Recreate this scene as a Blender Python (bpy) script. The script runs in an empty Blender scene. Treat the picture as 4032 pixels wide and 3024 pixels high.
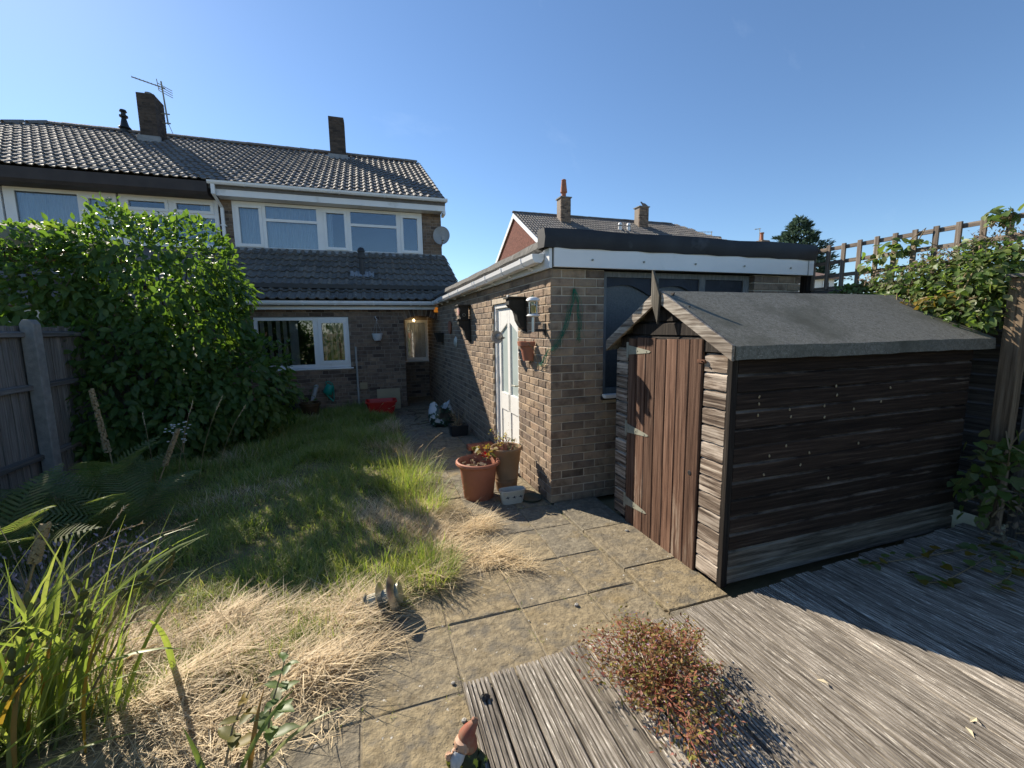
import bpy, math, random
import numpy as np
from mathutils import Matrix, Vector
random.seed(7)
rng = np.random.default_rng(11)
R = math.radians
sc = bpy.context.scene
col = sc.collection

# ------------------------------------------------------------------ camera
F_PX, PITCH, ROLL, YAW, EYE = 1680.0, R(7.455), R(-0.788), R(18.189), 1.6
def cam_matrix():
    cy, sy = math.cos(YAW), math.sin(YAW); cp, sp = math.cos(PITCH), math.sin(PITCH); cr, sr = math.cos(ROLL), math.sin(ROLL)
    A = np.array([[cy, -sy, 0], [sy, cy, 0], [0, 0, 1]]); B = np.array([[1, 0, 0], [0, 0, -1], [0, 1, 0]], float)
    P = np.array([[1, 0, 0], [0, cp, -sp], [0, sp, cp]]); Q = np.array([[cr, -sr, 0], [sr, cr, 0], [0, 0, 1]])
    return Q @ P @ B @ A
CM = cam_matrix(); CAM = np.array([0, 0, EYE])
cd = bpy.data.cameras.new('camera'); co = bpy.data.objects.new('camera', cd); col.objects.link(co)
cd.sensor_width = 36; cd.lens = F_PX / 4032 * 36; cd.clip_start = .05; cd.clip_end = 1000
mw = Matrix.Identity(4)
for i in range(3):
    mw[i][0] = CM[0][i]; mw[i][1] = -CM[1][i]; mw[i][2] = -CM[2][i]
mw.translation = CAM
co.matrix_world = mw
sc.camera = co
# photo pixel (4032 wide) -> direction -> point on ground / on a wall plane
def ray(x, y): return CM.T @ np.array([(x - 2016) / F_PX, (y - 1512) / F_PX, 1.])
def on_z(x, y, z=0): d = ray(x, y); return CAM + d * ((z - EYE) / d[2])
def on_y(x, y, Y): d = ray(x, y); return CAM + d * (Y / d[1])
def on_x(x, y, X): d = ray(x, y); return CAM + d * (X / d[0])

# ------------------------------------------------------------------ sky and sun
SUN_AZ, SUN_EL = R(-31.5), R(34)          # azimuth from +Y towards +X
wd = bpy.data.worlds.new('World'); sc.world = wd; wd.use_nodes = True
nt = wd.node_tree; bg = nt.nodes['Background']
sky = nt.nodes.new('ShaderNodeTexSky'); sky.sky_type = 'NISHITA'; sky.sun_disc = False
sky.sun_elevation = SUN_EL; sky.sun_rotation = SUN_AZ; sky.air_density = 1.0; sky.dust_density = .1; sky.ozone_density = 7.0
tcw = nt.nodes.new('ShaderNodeTexCoord'); mpw = nt.nodes.new('ShaderNodeMapping'); mpw.inputs['Rotation'].default_value = (.5, .35, .2); mpw.inputs['Location'].default_value = (1.7, 8.3, 5.0); mpw.inputs['Scale'].default_value = (1.6, 7, 3.2)
nzw = nt.nodes.new('ShaderNodeTexNoise'); nzw.inputs['Scale'].default_value = 1.1; nzw.inputs['Detail'].default_value = 7; nzw.inputs['Roughness'].default_value = .62
rpw = nt.nodes.new('ShaderNodeValToRGB'); rpw.color_ramp.elements[0].position = .60; rpw.color_ramp.elements[1].position = .80; rpw.color_ramp.elements[1].color = (.09, .09, .09, 1)
mxw = nt.nodes.new('ShaderNodeMix'); mxw.data_type = 'RGBA'; mxw.inputs[7].default_value = (7, 8, 9, 1)
tnw = nt.nodes.new('ShaderNodeMix'); tnw.data_type = 'RGBA'; tnw.blend_type = 'MULTIPLY'; tnw.inputs[0].default_value = 1; tnw.inputs[7].default_value = (1.06, 1, .93, 1)
for a_, b_ in ((tcw.outputs['Generated'], mpw.inputs[0]), (mpw.outputs[0], nzw.inputs['Vector']), (nzw.outputs['Fac'], rpw.inputs[0]), (sky.outputs[0], tnw.inputs[6]), (tnw.outputs[2], mxw.inputs[6]), (rpw.outputs[0], mxw.inputs[0]), (mxw.outputs[2], bg.inputs[0])): nt.links.new(a_, b_)
bg.inputs[1].default_value = .082
sl = bpy.data.lights.new('sun', 'SUN'); sl.energy = 4.1; sl.angle = R(.53); sl.color = (1, .9, .75)
so = bpy.data.objects.new('sun', sl); col.objects.link(so)
so.rotation_euler = Vector((math.sin(SUN_AZ) * math.cos(SUN_EL), math.cos(SUN_AZ) * math.cos(SUN_EL), math.sin(SUN_EL))).to_track_quat('Z', 'Y').to_euler()
so.location = (-6, 10, 12)
sc.view_settings.view_transform = 'Standard'; sc.view_settings.look = 'None'; sc.view_settings.exposure = 1.12; sc.view_settings.gamma = 1
sc.cycles.max_bounces = 6; sc.cycles.transparent_max_bounces = 12; sc.cycles.use_denoising = True
sc.cycles.diffuse_bounces = 4; sc.cycles.glossy_bounces = 3; sc.cycles.caustics_reflective = False; sc.cycles.caustics_refractive = False

# ------------------------------------------------------------------ materials
MATS = {}
def _nodes(name):
    m = bpy.data.materials.new(name); m.use_nodes = True; t = m.node_tree
    return m, t, t.nodes, t.links, t.nodes['Principled BSDF'], t.nodes['Material Output']
def _ramp(N, cols, pos=None):
    r = N.new('ShaderNodeValToRGB'); e = r.color_ramp.elements
    pos = pos or [i / max(1, len(cols) - 1) for i in range(len(cols))]
    e[0].position = pos[0]; e[0].color = (*cols[0], 1)
    e[1].position = pos[-1]; e[1].color = (*cols[-1], 1)
    for p, c in list(zip(pos, cols))[1:-1]:
        k = e.new(p); k.color = (*c, 1)
    return r
def _math(N, L, op, a, b=None):
    n = N.new('ShaderNodeMath'); n.operation = op
    for i, q in enumerate((a, b)):
        if q is None: continue
        if isinstance(q, (int, float)): n.inputs[i].default_value = q
        else: L.new(q, n.inputs[i])
    return n.outputs[0]
def _mix(N, L, fac, a, b, mode='MIX'):
    n = N.new('ShaderNodeMix'); n.data_type = 'RGBA'; n.blend_type = mode
    for i, q in ((0, fac), (6, a), (7, b)):
        if isinstance(q, (int, float)): n.inputs[i].default_value = q
        elif isinstance(q, tuple): n.inputs[i].default_value = (*q, 1)
        else: L.new(q, n.inputs[i])
    return n.outputs[2]
def _rand(N, L):
    oi = N.new('ShaderNodeObjectInfo'); g = N.new('ShaderNodeNewGeometry')
    return _math(N, L, 'FRACT', _math(N, L, 'ADD', oi.outputs['Random'], g.outputs['Random Per Island']))
def _coord(N, L, r, stretch):
    tc = N.new('ShaderNodeTexCoord'); cmb = N.new('ShaderNodeCombineXYZ')
    s = _math(N, L, 'MULTIPLY', r, 37.)
    for i in range(3): L.new(s, cmb.inputs[i])
    ad = N.new('ShaderNodeVectorMath'); ad.operation = 'ADD'; L.new(tc.outputs['Object'], ad.inputs[0]); L.new(cmb.outputs[0], ad.inputs[1])
    mp = N.new('ShaderNodeMapping'); mp.inputs['Scale'].default_value = stretch; L.new(ad.outputs[0], mp.inputs[0])
    return mp.outputs[0], ad.outputs[0]
def _noise(N, L, vec, scale, detail=5, rough=.6):
    n = N.new('ShaderNodeTexNoise'); n.inputs['Scale'].default_value = scale; n.inputs['Detail'].default_value = detail
    n.inputs['Roughness'].default_value = rough; L.new(vec, n.inputs['Vector']); return n.outputs['Fac']
def mat(name, cols, pos=None, scale=6, rough=.8, bump=0., bscale=60, bdist=.01, rcols=None, rnd=.0, stretch=(1, 1, 1), metal=0, spec=.3,
        transl=0., tcol=None, detail=5, spots=None, rrough=None):
    """noise ramp x random-per-piece colour, bump from a finer noise; spots = (colour, scale, lo, hi)"""
    if name in MATS: return MATS[name]
    m, t, N, L, B, O = _nodes(name)
    r = _rand(N, L); vec, raw = _coord(N, L, r, stretch)
    nz = _noise(N, L, vec, scale, detail)
    rp = _ramp(N, cols, pos or [.3 + .4 * i / max(1, len(cols) - 1) for i in range(len(cols))]); L.new(nz, rp.inputs[0]); c = rp.outputs[0]
    if rcols:
        rr = _ramp(N, rcols); L.new(r, rr.inputs[0])
        c = _mix(N, L, 1.0, c, rr.outputs[0], 'MULTIPLY')
    if rnd:
        v = _math(N, L, 'ADD', _math(N, L, 'MULTIPLY', r, 2 * rnd), 1 - rnd)
        cb = N.new('ShaderNodeCombineColor'); [L.new(v, cb.inputs[i]) for i in range(3)]
        c = _mix(N, L, 1.0, c, cb.outputs[0], 'MULTIPLY')
    if spots:
        for sp in (spots if isinstance(spots, list) else [spots]):
            sn = _noise(N, L, raw, sp[1], 4); srp = _ramp(N, [(0, 0, 0), (1, 1, 1)], [sp[2], sp[3]]); L.new(sn, srp.inputs[0])
            c = _mix(N, L, srp.outputs[0], c, sp[0])
    L.new(c, B.inputs['Base Color']); B.inputs['Roughness'].default_value = rough; B.inputs['Metallic'].default_value = metal
    B.inputs['Specular IOR Level'].default_value = spec
    if bump:
        bn = _noise(N, L, vec, bscale, 6, .65); b = N.new('ShaderNodeBump'); b.inputs['Strength'].default_value = bump; b.inputs['Distance'].default_value = bdist
        L.new(bn, b.inputs['Height']); L.new(b.outputs[0], B.inputs['Normal'])
    if transl:
        tr = N.new('ShaderNodeBsdfTranslucent'); mx = N.new('ShaderNodeMixShader'); mx.inputs[0].default_value = transl
        if tcol:
            L.new(_mix(N, L, 1.0, c, tcol, 'MULTIPLY'), tr.inputs[0])
        else: L.new(c, tr.inputs[0])
        L.new(B.outputs[0], mx.inputs[1]); L.new(tr.outputs[0], mx.inputs[2]); L.new(mx.outputs[0], O.inputs[0])
    MATS[name] = m; return m
def wood(name, axis, dark, mid, light, lpos=(.35, .55, .72), bump=.5, rnd=.25, rough=.85, wear=None, fine=55, patch=1.3, wx=5, edge=None, al=.035):
    """grain stretched along one axis; wear = (colour, lo, hi) patches of bleached surface"""
    if name in MATS: return MATS[name]
    m, t, N, L, B, O = _nodes(name)
    r = _rand(N, L); st = [fine] * 3; st['xyz'.index(axis)] = fine * al
    vec, raw = _coord(N, L, r, tuple(st))
    g = _noise(N, L, vec, 1., 6, .7); rp = _ramp(N, [dark, mid, light], list(lpos)); L.new(g, rp.inputs[0]); c = rp.outputs[0]
    if wear:
        st2 = [patch * wx] * 3; st2['xyz'.index(axis)] = patch
        mp = N.new('ShaderNodeMapping'); mp.inputs['Scale'].default_value = st2; L.new(raw, mp.inputs[0])
        w = _noise(N, L, mp.outputs[0], 1., 5, .65); g2 = _math(N, L, 'ADD', _math(N, L, 'MULTIPLY', w, .65), _math(N, L, 'MULTIPLY', g, .35))
        wr = _ramp(N, [(0, 0, 0), (1, 1, 1)], [wear[1], wear[2]]); L.new(g2, wr.inputs[0])
        c = _mix(N, L, wr.outputs[0], c, wear[0])
    v = _math(N, L, 'ADD', _math(N, L, 'MULTIPLY', r, 2 * rnd), 1 - rnd)
    cb = N.new('ShaderNodeCombineColor'); [L.new(v, cb.inputs[i]) for i in range(3)]
    c = _mix(N, L, 1.0, c, cb.outputs[0], 'MULTIPLY')
    if edge:      # paler broken band along the moulded upper edge of a board (board foot at z = 0)
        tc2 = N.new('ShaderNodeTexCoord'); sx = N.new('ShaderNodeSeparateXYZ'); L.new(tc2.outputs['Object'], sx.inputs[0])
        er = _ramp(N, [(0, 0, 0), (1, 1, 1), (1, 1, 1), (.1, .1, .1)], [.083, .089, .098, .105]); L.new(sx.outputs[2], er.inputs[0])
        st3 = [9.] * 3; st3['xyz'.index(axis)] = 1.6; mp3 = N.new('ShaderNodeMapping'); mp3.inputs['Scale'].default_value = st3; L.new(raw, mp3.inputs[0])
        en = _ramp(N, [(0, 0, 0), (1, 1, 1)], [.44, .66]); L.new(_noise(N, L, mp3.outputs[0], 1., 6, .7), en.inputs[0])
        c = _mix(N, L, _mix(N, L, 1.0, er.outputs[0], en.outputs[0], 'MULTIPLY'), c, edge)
    L.new(c, B.inputs['Base Color']); B.inputs['Roughness'].default_value = rough; B.inputs['Specular IOR Level'].default_value = .2
    b = N.new('ShaderNodeBump'); b.inputs['Strength'].default_value = bump; b.inputs['Distance'].default_value = .006
    L.new(g, b.inputs['Height']); L.new(b.outputs[0], B.inputs['Normal'])
    MATS[name] = m; return m
def glass(name, tint=(.8, .85, .9), rough=.0, base=.06):
    if name in MATS: return MATS[name]
    m, t, N, L, B, O = _nodes(name)
    tr = N.new('ShaderNodeBsdfTransparent'); tr.inputs[0].default_value = (*tint, 1)
    gl = N.new('ShaderNodeBsdfGlossy'); gl.inputs['Roughness'].default_value = rough; gl.inputs[0].default_value = (.95, .97, 1, 1)
    fr = N.new('ShaderNodeFresnel'); fr.inputs[0].default_value = 1.5
    f2 = _math(N, L, 'MINIMUM', _math(N, L, 'ADD', _math(N, L, 'MULTIPLY', fr.outputs[0], 1.7), base), 1.)
    mx = N.new('ShaderNodeMixShader'); L.new(f2, mx.inputs[0]); L.new(tr.outputs[0], mx.inputs[1]); L.new(gl.outputs[0], mx.inputs[2]); L.new(mx.outputs[0], O.inputs[0])
    N.remove(B); MATS[name] = m; return m
def emit(name, c, s):
    m, t, N, L, B, O = _nodes(name); B.inputs['Base Color'].default_value = (*c, 1); B.inputs['Emission Color'].default_value = (*c, 1); B.inputs['Emission Strength'].default_value = s; return m

# ------------------------------------------------------------------ mesh helpers
def mesh_np(name, V, F, smooth=False):
    """V: (n,3) array, F: list of faces or (m,k) array"""
    me = bpy.data.meshes.new(name); V = np.asarray(V, float)
    if isinstance(F, np.ndarray):
        m, k = F.shape
        me.vertices.add(len(V)); me.vertices.foreach_set('co', V.ravel())
        me.loops.add(m * k); me.loops.foreach_set('vertex_index', F.ravel().astype(np.int32))
        me.polygons.add(m); me.polygons.foreach_set('loop_start', np.arange(0, m * k, k, dtype=np.int32))
        me.update(calc_edges=True); me.validate()
    else:
        me.from_pydata(V.tolist(), [], F); me.update()
    if smooth: me.polygons.foreach_set('use_smooth', np.ones(len(me.polygons), bool))
    return me
def rotm(rx=0, ry=0, rz=0): return np.array((Matrix.Rotation(rz, 3, 'Z') @ Matrix.Rotation(ry, 3, 'Y') @ Matrix.Rotation(rx, 3, 'X')))
class MB:
    def __init__(s): s.v = []; s.f = []
    def add(s, V, F):
        o = len(s.v); s.v += [tuple(float(q) for q in p) for p in V]; s.f += [tuple(i + o for i in f) for f in F]; return s
    def box(s, a, b, rot=None, piv=None):
        (x0, y0, z0), (x1, y1, z1) = a, b
        V = np.array([(x0, y0, z0), (x1, y0, z0), (x1, y1, z0), (x0, y1, z0), (x0, y0, z1), (x1, y0, z1), (x1, y1, z1), (x0, y1, z1)], float)
        if rot is not None:
            c = np.array(piv if piv is not None else V.mean(0)); V = (V - c) @ np.asarray(rot).T + c
        return s.add(V, [(0, 3, 2, 1), (4, 5, 6, 7), (0, 1, 5, 4), (1, 2, 6, 5), (2, 3, 7, 6), (3, 0, 4, 7)])
    def tube(s, pts, rad, n=8, caps=True):
        P = [np.array(p, float) for p in pts]; rad = rad if hasattr(rad, '__len__') else [rad] * len(P); o = len(s.v); u = None
        for i, p in enumerate(P):
            d = P[min(i + 1, len(P) - 1)] - P[max(i - 1, 0)]; d = d / (np.linalg.norm(d) + 1e-9)
            if u is None: u = np.cross(d, (0, 0, 1.) if abs(d[2]) < .9 else (1., 0, 0))
            u = u - d * (u @ d); u /= np.linalg.norm(u) + 1e-9; w = np.cross(d, u)
            for k in range(n):
                a = 2 * math.pi * k / n; s.v.append(tuple(p + rad[i] * (math.cos(a) * u + math.sin(a) * w)))
        for i in range(len(P) - 1):
            for k in range(n):
                k2 = (k + 1) % n; s.f.append((o + i * n + k, o + i * n + k2, o + (i + 1) * n + k2, o + (i + 1) * n + k))
        if caps:
            s.f.append(tuple(o + k for k in range(n))[::-1]); s.f.append(tuple(o + (len(P) - 1) * n + k for k in range(n)))
        return s
    def lathe(s, prof, c=(0, 0, 0), n=24, sx=1, sy=1, rot=None, wob=0):
        """prof: (radius, height) pairs"""
        o = len(s.v); c = np.array(c, float)
        for (r, h) in prof:
            for k in range(n):
                a = 2 * math.pi * k / n; q = np.array((r * sx * math.cos(a) * (1 + wob * math.cos(k * math.pi)), r * sy * math.sin(a) * (1 + wob * math.cos(k * math.pi)), h))
                if rot is not None: q = np.asarray(rot) @ q
                s.v.append(tuple(q + c))
        for i in range(len(prof) - 1):
            for k in range(n):
                k2 = (k + 1) % n; s.f.append((o + i * n + k, o + i * n + k2, o + (i + 1) * n + k2, o + (i + 1) * n + k))
        return s
    def prism(s, poly, ax, a, b):
        """poly in the two other axes (order xyz minus ax), extruded along ax from a to b"""
        n = len(poly); o = len(s.v)
        for t in (a, b):
            for p in poly:
                q = list(p); q.insert('xyz'.index(ax), t); s.v.append(tuple(float(w) for w in q))
        s.f.append(tuple(o + k for k in range(n))[::-1]); s.f.append(tuple(o + n + k for k in range(n)))
        for k in range(n):
            k2 = (k + 1) % n; s.f.append((o + k, o + k2, o + n + k2, o + n + k))
        return s
ROOTLOC = {}
def tag(o, label=None, cat=None, group=None, kind=None):
    for k, v in (('label', label), ('category', cat), ('group', group), ('kind', kind)):
        if v: o[k] = v
    return o
def thing(name, label, cat, loc=(0, 0, 0), group=None):
    o = bpy.data.objects.new(name, None); col.objects.link(o); o.location = loc; o.empty_display_size = .1
    ROOTLOC[o.name] = np.array(loc, float); return tag(o, label, cat, group)
def rootloc(o):
    if o is None: return np.zeros(3)
    while o.parent: o = o.parent
    return ROOTLOC.get(o.name, np.zeros(3))
def obj(name, mb, m, parent=None, smooth=False, kind=None, bevel=0, label=None):
    V = np.array(mb.v, float).reshape(-1, 3); loc = np.zeros(3)
    if parent is None:
        loc = np.array([(V[:, 0].min() + V[:, 0].max()) / 2, (V[:, 1].min() + V[:, 1].max()) / 2, V[:, 2].min()])
        V = V - loc
    else: V = V - rootloc(parent)
    me = mesh_np(name, V, mb.f, smooth); me.materials.append(m)
    o = bpy.data.objects.new(name, me); col.objects.link(o); o.location = loc
    if parent: o.parent = parent
    else: ROOTLOC[o.name] = loc
    if bevel:
        md = o.modifiers.new('bevel', 'BEVEL'); md.width = bevel; md.segments = 2; md.limit_method = 'ANGLE'; md.angle_limit = R(40)
    if kind: o['kind'] = kind
    if label: o['label'] = label
    if smooth and not bevel:
        try:
            me.set_sharp_from_angle(angle=R(45))
        except Exception: pass
    return o
def single(name, mb, m, label, cat, group=None, smooth=False, bevel=0, kind=None):
    return tag(obj(name, mb, m, None, smooth, kind, bevel), label, cat, group)
def np_obj(name, V, F, m, parent=None, smooth=False, kind=None):
    me = mesh_np(name, np.asarray(V) - rootloc(parent), F, smooth); me.materials.append(m)
    o = bpy.data.objects.new(name, me); col.objects.link(o)
    if parent: o.parent = parent
    if kind: o['kind'] = kind
    return o
TEMPL = {}
def pieces(name, items, m, parent, limit=300, rest=None, smooth=False):
    """items: (template key, 4x4 world matrix). nearest `limit` become objects sharing meshes, the others one stuff mesh"""
    rl = rootloc(parent)
    items = sorted(items, key=lambda it: np.linalg.norm(it[1][:3, 3] - CAM))
    cache = {}
    for key, W in items[:limit]:
        if key not in cache:
            V, F = TEMPL[key]; me = mesh_np(name, V, F, smooth); me.materials.append(m); cache[key] = me
        o = bpy.data.objects.new(name, cache[key]); col.objects.link(o); o.parent = parent
        W2 = W.copy(); W2[:3, 3] -= rl; o.matrix_basis = Matrix(W2.tolist())
    if len(items) > limit:
        vs, fs, n = [], [], 0
        for key, W in items[limit:]:
            V, F = TEMPL[key]; V = np.asarray(V) @ W[:3, :3].T + W[:3, 3]; vs.append(V); fs += [tuple(i + n for i in f) for f in F]; n += len(V)
        np_obj(rest or name + '_mass', np.concatenate(vs), fs, m, parent, smooth, 'stuff')
def xf(loc, rot=None, scale=1.0):
    W = np.eye(4); W[:3, :3] = (np.eye(3) if rot is None else np.asarray(rot)) * scale; W[:3, 3] = loc; return W
def frame(d, up):
    """columns: x = across, y = along d, z = normal"""
    y = np.array(d, float); y /= np.linalg.norm(y) + 1e-9; x = np.cross(y, up); x /= np.linalg.norm(x) + 1e-9; z = np.cross(x, y); return np.stack([x, y, z], 1)

# ------------------------------------------------------------------ material library
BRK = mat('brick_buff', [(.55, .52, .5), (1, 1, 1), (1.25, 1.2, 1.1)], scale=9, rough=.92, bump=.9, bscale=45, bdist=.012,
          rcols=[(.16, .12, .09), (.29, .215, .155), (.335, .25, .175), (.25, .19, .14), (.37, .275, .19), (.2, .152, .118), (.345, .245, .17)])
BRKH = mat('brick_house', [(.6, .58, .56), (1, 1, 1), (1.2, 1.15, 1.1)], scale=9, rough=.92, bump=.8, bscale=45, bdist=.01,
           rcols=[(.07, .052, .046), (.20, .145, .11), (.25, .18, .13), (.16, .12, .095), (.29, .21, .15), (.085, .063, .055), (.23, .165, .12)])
BRKR = mat('brick_red', [(.6, .58, .56), (1, 1, 1), (1.2, 1.15, 1.1)], scale=6, rough=.9, rcols=[(.15, .055, .04), (.2, .075, .055), (.16, .06, .045)])
BRKSHADE = mat('brick_backlit', [(.6, .58, .56), (1, 1, 1), (1.2, 1.15, 1.1)], scale=9, rough=.95, bump=.6, bscale=45, rcols=[(.05, .042, .038), (.08, .064, .055), (.1, .078, .064), (.06, .05, .045)])  # chimney brick darkened: the shade of its backlit faces is painted into the colour
MORTSHADE = mat('mortar_backlit', [(.07, .062, .056), (.11, .098, .088)], scale=14, rough=.95)  # mortar of those chimneys, with the same backlit shade put into its colour
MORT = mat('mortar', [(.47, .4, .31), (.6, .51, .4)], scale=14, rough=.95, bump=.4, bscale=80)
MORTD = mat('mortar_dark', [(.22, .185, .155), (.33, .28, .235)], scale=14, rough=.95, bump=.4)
WHITE = mat('white_upvc', [(.72, .73, .74), (.8, .8, .8)], scale=3, rough=.35, spec=.45, spots=((.5, .5, .47), 2.2, .62, .8))
WPAINT = mat('white_flaking_paint', [(.74, .73, .7), (.8, .79, .76)], scale=5, rough=.55, bump=.15, bscale=30, spots=((.28, .2, .13), 26, .66, .7))
TILE_U = mat('roof_tile_pale', [(.8, .8, .8), (1.1, 1.1, 1.1)], scale=10, rough=.75, bump=.5, bscale=70, rcols=[(.16, .15, .14), (.2, .188, .172), (.178, .162, .15), (.145, .138, .135)], spots=((.2, .18, .12), 18, .68, .75))
TILE_L = mat('roof_tile_dark', [(.7, .7, .7), (1.1, 1.1, 1.1)], scale=10, rough=.85, bump=.6, bscale=70, rcols=[(.125, .115, .102), (.165, .15, .128), (.145, .132, .117), (.19, .168, .14)],
             spots=[((.36, .34, .3), 14, .62, .7), ((.05, .055, .03), 7, .62, .7)])
LEAD = mat('lead_flashing', [(.2, .21, .22), (.3, .31, .32)], scale=8, rough=.55, bump=.3, bscale=12)
SLAB = mat('paving_riven', [(.55, .52, .47), (.9, .88, .83), (1.15, 1.11, 1.02)], scale=24, rough=.92, bump=1.0, bscale=14, bdist=.022,
           rcols=[(.25, .22, .168), (.29, .24, .155), (.225, .205, .165), (.3, .245, .155), (.21, .193, .16)], spots=[((.15, .132, .1), 9, .5, .66), ((.24, .185, .1), 3.5, .58, .72), ((.12, .1, .075), 60, .6, .68), ((.5, .48, .43), 30, .67, .71)])
SOIL = mat('soil', [(.05, .038, .026), (.1, .078, .05)], scale=12, rough=.98, bump=.8, bscale=30)
JOINT = mat('joint_soil', [(.09, .075, .05), (.22, .185, .125), (.3, .26, .19)], scale=14, rough=.98, bump=.6, bscale=40)
THATCH = mat('lawn_thatch', [(.07, .075, .03), (.17, .15, .07), (.27, .22, .11)], scale=7, rough=.98, bump=1, bscale=60)
GRASS = mat('grass_green', [(.9, .9, .9), (1.1, 1.1, 1.1)], scale=2, rough=.5, spec=.35, rcols=[(.17, .25, .05), (.25, .33, .075), (.32, .36, .1), (.2, .27, .06), (.44, .41, .2), (.36, .36, .14)], transl=.45, tcol=(1.2, 1.3, .55))
DRYG = mat('grass_dry', [(.85, .85, .85), (1.1, 1.1, 1.1)], scale=2, rough=.6, spec=.3, rcols=[(.6, .45, .25), (.75, .6, .37), (.42, .31, .17), (.82, .69, .47), (.66, .5, .28)], transl=.25)
LEAFB = mat('leaf_bush', [(.8, .8, .8), (1.15, 1.15, 1.15)], scale=14, rough=.42, spec=.32, rcols=[(.055, .105, .03), (.075, .13, .036), (.095, .15, .04), (.06, .11, .036), (.12, .165, .042)], transl=.45, tcol=(2.3, 2.5, .8))
LEAFC = mat('leaf_climber', [(.8, .8, .8), (1.15, 1.15, 1.15)], scale=14, rough=.45, spec=.4, rcols=[(.09, .15, .04), (.13, .2, .055), (.17, .24, .075), (.17, .18, .09), (.1, .16, .05)], transl=.45, tcol=(1.5, 1.6, .7))
LEAFBR = mat('leaf_seedhead', [(.8, .8, .8), (1.15, 1.15, 1.15)], scale=14, rough=.8, rcols=[(.2, .145, .1), (.27, .2, .15), (.17, .13, .09), (.22, .19, .12)], transl=.2)
LEAFY = mat('leaf_yellow', [(.85, .85, .85), (1.1, 1.1, 1.1)], scale=14, rough=.5, rcols=[(.22, .16, .02), (.3, .2, .03), (.16, .15, .03), (.12, .13, .03)], transl=.4)
FERN = mat('leaf_fern', [(.85, .85, .85), (1.1, 1.1, 1.1)], scale=14, rough=.6, rcols=[(.13, .18, .07), (.17, .21, .08), (.2, .21, .1)], transl=.45, tcol=(1.4, 1.5, .7))
IRIS = mat('leaf_iris', [(.75, .8, .7), (1.15, 1.1, 1.1)], scale=3, stretch=(20, 20, 1), rough=.42, spec=.45, rcols=[(.2, .27, .08), (.25, .32, .09), (.31, .36, .12), (.27, .3, .12)], transl=.48, tcol=(1.2, 1.25, .6))
IRISY = mat('leaf_iris_dying', [(.75, .8, .7), (1.15, 1.1, 1.1)], scale=3, rough=.6, rcols=[(.5, .26, .03), (.42, .3, .04), (.35, .2, .06)], transl=.35)
BARK = mat('bark', [(.06, .045, .03), (.13, .1, .07)], scale=12, stretch=(3, 3, 1), rough=.95, bump=.6)
STALK = mat('dry_stalk', [(.2, .15, .08), (.34, .26, .15)], scale=12, rough=.85)
TERRA = mat('terracotta_plastic', [(.33, .125, .075), (.42, .165, .1)], scale=5, rough=.62, spec=.3, spots=((.45, .25, .18), 6, .64, .75))
CLAYP = mat('clay_brown', [(.25, .16, .09), (.33, .215, .125)], scale=6, rough=.8, bump=.2, spots=((.38, .29, .2), 5, .64, .75))
CREAM = mat('glazed_cream', [(.5, .5, .44), (.6, .59, .52)], scale=9, rough=.35, spec=.4, spots=((.3, .28, .22), 8, .64, .75))
BLACKM = mat('black_metal', [(.014, .015, .017), (.03, .03, .033)], scale=8, rough=.45, spec=.4)
DARKW = mat('dark_stained_wood', [(.018, .018, .016), (.045, .042, .036)], scale=10, rough=.7, bump=.3)
FELTB = mat('felt_black', [(.014, .016, .021), (.028, .031, .038)], scale=4, rough=.6, spec=.35, bump=.15, bscale=20, spots=((.07, .075, .085), 3, .66, .8))
FELTG = mat('felt_mineral_grey', [(.095, .092, .075), (.15, .145, .12), (.2, .195, .165)], scale=42, detail=9, rough=.95, bump=.6, bscale=120, bdist=.004, spots=[((.26, .255, .225), 130, .56, .64), ((.085, .085, .065), 2.6, .5, .72)])
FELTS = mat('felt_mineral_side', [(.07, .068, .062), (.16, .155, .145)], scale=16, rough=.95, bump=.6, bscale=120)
STEEL = mat('brushed_steel', [(.5, .5, .5), (.62, .62, .62)], scale=8, rough=.3, metal=1)
GALV = mat('galvanised', [(.25, .25, .2), (.34, .335, .27)], scale=12, rough=.55, metal=.15)
RED = mat('red_plastic', [(.42, .015, .016), (.5, .025, .022)], scale=4, rough=.4, spec=.4)
TEAL = mat('teal_plastic', [(.0, .22, .17), (.01, .3, .23)], scale=4, rough=.35, spec=.45)
NAVY = mat('navy_plastic', [(.008, .01, .03), (.015, .018, .045)], scale=4, rough=.4)
GREYP = mat('grey_plastic', [(.3, .3, .29), (.4, .39, .37)], scale=5, rough=.6)
BEIGE = mat('beige_board', [(.3, .25, .16), (.37, .31, .2)], scale=3, rough=.7)
CURT = mat('net_curtain', [(.62, .68, .7), (.74, .79, .8)], scale=3, rough=.9, transl=.3)
BLIND = mat('vertical_blind', [(.5, .48, .42), (.62, .6, .54)], scale=3, rough=.8, transl=.25)
ROOMD = mat('room_dark', [(.05, .05, .05), (.08, .08, .08)], scale=1, rough=.9)
BROWNF = mat('brown_fascia', [(.035, .03, .03), (.06, .05, .048)], scale=3, rough=.6)
GFRAME = mat('weathered_frame', [(.13, .135, .14), (.26, .26, .25)], scale=20, stretch=(3, 3, .5), rough=.85, bump=.4)
GLASSW = glass('window_glass', (.82, .86, .9), 0, .03)
GLASSD = glass('door_glass', (.9, .95, .92), .25, .12)
GLASSF = mat('obscure_glass', [(.035, .045, .055), (.075, .085, .09)], scale=70, rough=.28, spec=.6, bump=.5, bscale=90)
SHEET = mat('dark_sheet', [(.012, .016, .026), (.028, .034, .048)], scale=5, rough=.5, bump=.5, bscale=5, bdist=.03)
CONC = mat('concrete', [(.17, .165, .155), (.27, .26, .24)], scale=12, rough=.95, bump=.5, bscale=60)
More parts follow.
